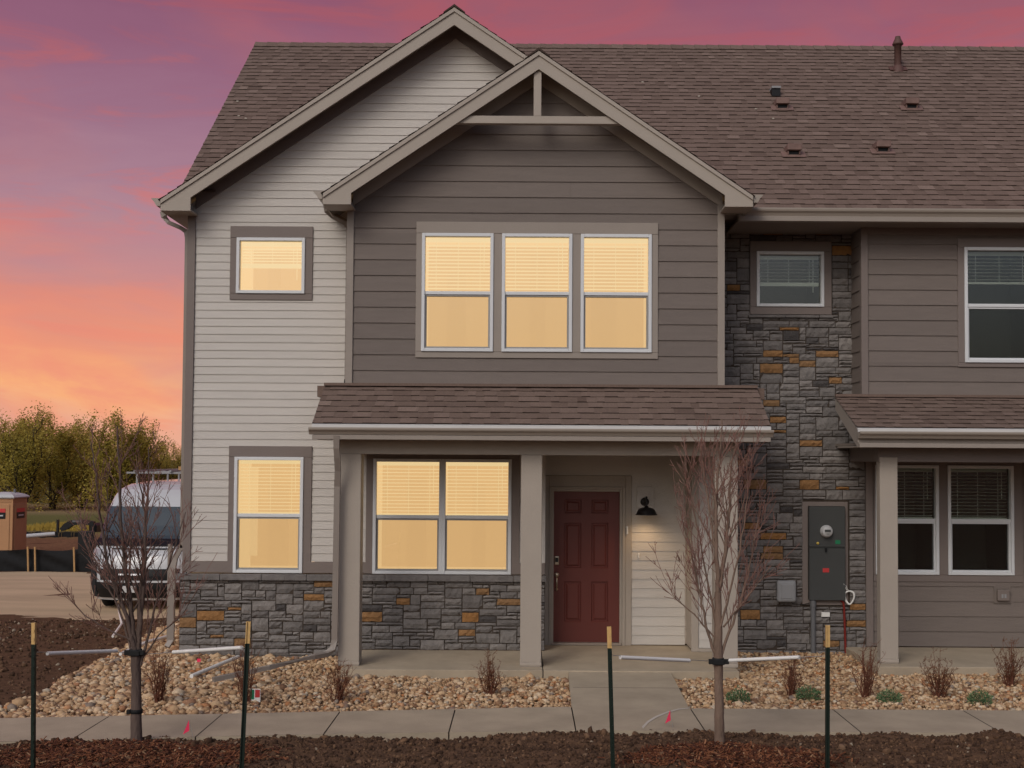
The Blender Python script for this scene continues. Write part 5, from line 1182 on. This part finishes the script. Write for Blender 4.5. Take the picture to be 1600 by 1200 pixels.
for s_ in (-1, 1):
    mb = MB(); mb.box(vx+s_*1.31-.14, vx+s_*1.31+.14, vy+.75, vy+.93, vz+1.04, vz+1.50); mb.tube([(vx+s_*.98, vy+.9, vz+1.22), (vx+s_*1.2, vy+.85, vz+1.22)], .04, 8); mb.build('side_mirror', 'vanblack', van, bevel=.04, seg=3)
    mb = MB(); mb.lathe([(0, -.11), (.2, -.11), (.3, -.1), (.34, -.06), (.34, .06), (.3, .1), (0, .11)], (0, 0, 0), 26)
    o = mb.build('wheel', 'tyre', van); o.matrix_parent_inverse = Matrix.Identity(4); o.location = (s_*.86, .98, .34); o.rotation_euler = (0, R(90), 0)
    o2 = o.copy(); C.objects.link(o2); o2.parent = van; o2.location = (s_*.86, 4.6, .34)
    MB().tube([VS(R(s_*30), 1.30, .03), VS(R(s_*8-20), 1.42, .03)], .012, 5).build('wiper', 'vanblack', van)
mi = VS(0, 1.62, .0); MB().box(mi.x-.16, mi.x+.12, mi.y-.03, mi.y+.0, mi.z-.12, mi.z-.05).build('dash_paper', 'potroof', van)
rk = MB(); zt_ = vz+2.66
for y_ in (2.1, 3.2, 4.3, 5.2): rk.box(vx-.95, vx+.95, vy+y_-.03, vy+y_+.03, zt_-.03, zt_+.01); [rk.box(vx+s_*.72-.02, vx+s_*.72+.02, vy+y_-.02, vy+y_+.02, vz+2.36, zt_-.03) for s_ in (-1, 1)]
for s_ in (-.75, 0, .75): rk.box(vx+s_-.025, vx+s_+.025, vy+2.0, vy+5.3, zt_+.01, zt_+.05)
rack = rk.build('roof_rack', 'boxgrey', van, bevel=.006)
ldr = MB()
for s_ in (-.1, .3): ldr.box(vx+.3+s_-.03, vx+.3+s_+.03, vy+2.0, vy+5.0, zt_+.055, zt_+.13)
for k in range(9): ldr.box(vx+.23, vx+.57, vy+2.1+k*.33, vy+2.14+k*.33, zt_+.08, zt_+.11)
tag(ldr.build('ladder', 'stake'), 'ladder lying on the roof rack of the van', 'ladder')

# ------------------------------------------------------------------ far things
# silt fence
FY = 15.6; fz = float(zg(0, FY))
sf = empty('silt_fence', (-20, FY, fz), 'low black fabric silt fence on wooden stakes behind the gravel lot', 'silt fence')
nx_ = 120; X = np.linspace(-24, -5.5, nx_); rows = np.linspace(0, 1, 8); V = []
mb = MB()
sx = [P(x, 880, FY)[0] for x in (-130, -60, 47, 58, 119, 190, 250)]
def topz(x):
    k = np.searchsorted(sx, x); a, b_ = (sx[k-1], sx[k]) if 0 < k < len(sx) else (x-1, x+1); t_ = (x-a)/(b_-a+1e-9); return .58-.05*math.sin(math.pi*t_)*min(1, (b_-a))
XX, JJ = np.meshgrid(X, np.arange(8)); TZ = np.array([topz(v) for v in X])
npv = gridmesh('fabric', XX, FY+.05*np.sin(XX*3.1+JJ*.9)*(JJ/7)+.035*np.sin(XX*9+JJ*1.4), fz+.02+TZ[None, :]*JJ/7, 'fabric', sf)
for x_ in sx: MB().box(x_-.02, x_+.02, FY-.12, FY-.08, fz, fz+.66, T=Matrix.Translation((x_, FY, fz)) @ Matrix.Rotation(R(random.uniform(-4, 4)), 4, 'Y') @ Matrix.Translation((-x_, -FY, -fz))).build('stake', 'stake', sf)
# portable toilet
ty_ = 29.0; tz = float(zg(0, ty_)); txc = P(40, 820, ty_+.5)[0]-.56+.25
pt_ = empty('portable_toilet', (txc, ty_, tz), 'tan portable toilet with a pale roof at the left edge', 'portable toilet')
Tt = Matrix.Translation((txc-.25, ty_, tz)) @ Matrix.Rotation(R(-3), 4, 'Z')
mb = MB(); mb.box(-.56, .56, -.56, .56, .1, 2.1, 0, T=Tt)
for z in (1.95, 2.0, 2.05): mb.box(-.50, .50, -.575, -.56, z, z+.025, 0, T=Tt); mb.box(.56, .575, -.5, .5, z, z+.025, 0, T=Tt)
mb.build('cabin', 'tan', pt_, bevel=.03, seg=2)
mb = MB(); mb.box(-.45, .45, -.585, -.56, .15, 1.88, 0, T=Tt); mb.build('door', 'tan', pt_, bevel=.01)
mb = MB(); mb.box(.56, .585, -.45, .45, .15, 1.88, 0, T=Tt); mb.build('side_panel', 'tan', pt_, bevel=.01)
mb = MB(); rr_ = [(-.62, -.62), (.62, -.62), (.62, .62), (-.62, .62)]
lv = [(1.0, 2.1), (1.02, 2.14), (.85, 2.22), (.5, 2.29), (.2, 2.31)]
for (s0, z0), (s1, z1) in zip(lv[:-1], lv[1:]):
    for k in range(4): A, B = rr_[k], rr_[(k+1) % 4]; mb.face([Tt @ Vector((A[0]*s0, A[1]*s0, z0)), Tt @ Vector((B[0]*s0, B[1]*s0, z0)), Tt @ Vector((B[0]*s1, B[1]*s1, z1)), Tt @ Vector((A[0]*s1, A[1]*s1, z1))], 0, .5, True)
mb.face([Tt @ Vector((a*.2, b_*.2, 2.31)) for a, b_ in rr_]); mb.build('roof', 'potroof', pt_)
MB().tube([Tt @ Vector((.3, .1, 2.2)), Tt @ Vector((.3, .1, 2.42))], .05, 8).build('vent_pipe', 'conduit', pt_)
for nm, bxs in (('sign_panel', [(-.3, .3, -.6, -.585, 1.35, 1.58, 0), (-.3, .3, -.6, -.585, 1.58, 1.72, 1), (-.2, .22, -.604, -.6, 1.44, 1.49, 2)]), ('sign_panel', [(.585, .6, -.3, .3, 1.35, 1.58, 0), (.585, .6, -.3, .3, 1.58, 1.72, 1), (.6, .604, -.2, .2, 1.44, 1.49, 2)])):
    mb = MB(); [mb.box(*q_[:6], q_[6], T=Tt) for q_ in bxs]; mb.build(nm, ['vanblack', 'red_label', 'potroof'], pt_)
# dirt mound edge items
yq = 36.0; zq = float(zg(0, yq))
a = P(36, 838, yq); b_ = P(80, 835, yq)
pipe('pipe', [(a[0], yq, a[1]), (b_[0], yq+.4, b_[1])], .09, 'potroof', 'white pipe lying beyond the silt fence')
mb = MB(); x_ = np.linspace(P(30, 830, 40)[0], P(125, 830, 40)[0], 30)
for i in range(29): mb.box(x_[i], x_[i+1], 40+.1*math.sin(i), 40.03+.1*math.sin(i), zg(0, 40)-.1, zg(0, 40)+.24+.02*math.sin(i*.9))
tag(mb.build('silt_fence', 'fabric'), 'far low black silt fence at the edge of the field', 'silt fence')
# curved boom of a machine lying in the field
ym_ = 44.0; pts = [P(x, y, ym_) for x, y in ((93, 826), (100, 818), (110, 813), (128, 812), (146, 815))]; lo_ = [P(x, y, ym_) for x, y in ((146, 822), (128, 819), (113, 821), (105, 827), (96, 830))]
mach = empty('loader_arm', (pts[0][0], ym_, zg(0, ym_)), 'black arched machine boom standing in the field left of the van', 'machine')
MB().prism([(a, b_) for a, b_ in pts]+[(a, b_) for a, b_ in lo_], ym_, ym_+.3).build('boom', 'vanblack', mach, bevel=.02)
q = RC(113, 813, 127, 816, ym_-.01); MB().box(q[0], q[1], ym_-.02, ym_-.005, q[2], q[3]).build('marking', 'conduit', mach)
q = RC(88, 812, 91, 832, ym_); MB().box(q[0], q[1], ym_, ym_+.15, q[2]-.1, q[3]).build('upright', 'vanblack', mach)
q = RC(138, 815, 150, 836, ym_); MB().box(q[0], q[1], ym_+.0, ym_+1.2, q[2], q[3]-.1).build('base_block', 'vanblack', mach, bevel=.1)
# yellow weeds
n = 1300; x = rng.uniform(P(34, 820, 46)[0], P(140, 820, 46)[0], n); y = rng.uniform(45, 50, n); mb = MB()
V = []; 
for i in range(n):
    h_ = random.uniform(.1, .35)*(1 if (math.sin(x[i]*1.7)+math.sin(x[i]*.7+2)) > 0 else .4); b0 = Vector((x[i], y[i], float(zg(0, y[i])))); mb.face([b0, b0+Vector((.06, 0, 0)), b0+Vector((.05+random.gauss(0, .05), random.gauss(0, .05), h_))], 0, random.random())
tag(mb.build('yellow_weeds', 'yellowgrass'), 'yellow flowering weeds at the field edge', 'weeds', kind='stuff')

# trees beyond the field
def far_tree(seed, h=8.0, wd=2.6):
    st = random.getstate(); random.seed(seed); r_ = np.random.default_rng(seed); mb = MB(); tips = []
    def br(p, d, L_, r0, lv):
        n = 4; pts = [p]; dd = d.normalized()
        for k in range(n): dd = (dd+Vector((random.gauss(0, .12), random.gauss(0, .12), .14))).normalized(); pts.append(pts[-1]+dd*L_/n)
        mb.tube(pts, [r0*(1-.6*k/n) for k in range(n+1)], 5, cap=False)
        tips.extend((q_, lv) for q_ in pts[1:])
        if lv > 0:
            for _ in range(4 if lv > 1 else 3):
                k = random.randint(1, n); s_ = Vector((random.gauss(0, 1), random.gauss(0, 1), random.uniform(.1, .9))).normalized(); br(pts[k], dd*.75+s_*.6, L_*random.uniform(.5, .72), r0*.5, lv-1)
    for _ in range(random.randint(3, 5)):
        a = random.uniform(0, 6.28); br(Vector((random.gauss(0, .15), random.gauss(0, .15), 0)), Vector((math.cos(a)*.33, math.sin(a)*.33, 1)), h*random.uniform(.42, .55), .13, 3)
    T_ = [t_ for t_, lv in tips if lv <= 2 and t_.z > h*.08]
    # low skirt of brush
    for _ in range(110):
        a = random.uniform(0, 6.28); q_ = random.random()**.5*wd*.8; T_.append(Vector((q_*math.cos(a), q_*math.sin(a), random.uniform(.2, h*.5))))
    T_ = np.array([tuple(t_) for t_ in T_]); per = max(6, int(19000/len(T_)))
    c_ = np.repeat(T_, per, 0)+r_.normal(0, 1, (len(T_)*per, 3))*np.array([.17, .17, .36]); c_[:, 2] = np.abs(c_[:, 2])
    n = len(c_); s_ = r_.uniform(.04, .10, n); u_ = r_.normal(size=(n, 3)); u_ /= np.linalg.norm(u_, axis=1)[:, None]; w_ = np.cross(u_, r_.normal(size=(n, 3))); w_ /= np.linalg.norm(w_, axis=1)[:, None]
    V = np.stack([c_-u_*s_[:, None], c_+w_*s_[:, None]*.6, c_+u_*s_[:, None], c_-w_*s_[:, None]*.6], 1).reshape(-1, 3); F = np.arange(n*4).reshape(-1, 4)
    rn = np.clip(np.repeat(r_.normal(.5, .2, len(T_)), per)+r_.normal(0, .15, n), 0, 1)
    zmax = max(v[2] for v in mb.v); random.setstate(st)
    return mb, V, F, rn, zmax
protos = []
tl = [(-30, 648, 72, 'dense willow at the left edge of the tree line'), (35, 632, 70, 'tall yellow green willow left of the portable toilet gap'), (85, 646, 74, 'broad willow behind the field'), (128, 655, 76, 'yellow willow left of the young tree'), (172, 647, 71, 'tall dark limbed willow behind the van'), (222, 658, 73, 'airy willow above the van roof'), (262, 684, 75, 'short willow beside the house corner'), (300, 700, 78, 'last willow partly behind the house'),
      (5, 655, 86, 'willow in the second row at the far left'), (60, 660, 88, 'willow in the second row behind the tall one'), (110, 664, 87, 'willow in the second row behind the broad one'), (150, 668, 90, 'willow in the second row left of the van'), (198, 672, 86, 'willow in the second row behind the van'), (245, 692, 88, 'willow in the second row near the house')]
for i, (px, py, Yt, lab) in enumerate(tl):
    x_, zt_2 = P(px, py, Yt); z0 = float(zg(0, Yt)); hh = zt_2-z0; root = empty('willow_tree', (x_, Yt, z0), lab, 'tree', 'spring willows beyond the field')
    if i < 5:
        mb, V, F, rn, zm = far_tree(100+i); a = mb.build('trunk', 'farbark', root); b_ = npmesh('crown', V, F, rn, 'leaf', root, smooth=False); protos.append((a, b_, zm))
        a.matrix_parent_inverse = Matrix.Identity(4); b_.matrix_parent_inverse = Matrix.Identity(4)
    else:
        pa, pb, zm = protos[(i*3) % 5]
        for o in (pa, pb): c_ = o.copy(); C.objects.link(c_); c_.parent = root; c_.matrix_parent_inverse = Matrix.Identity(4)
    zm = protos[i if i < 5 else (i*3) % 5][2]; s_ = hh/(zm+.15); root.scale = (s_*1.25, s_*1.25, s_); root.rotation_euler = (0, 0, i*1.7)
bpy.context.view_layer.update()
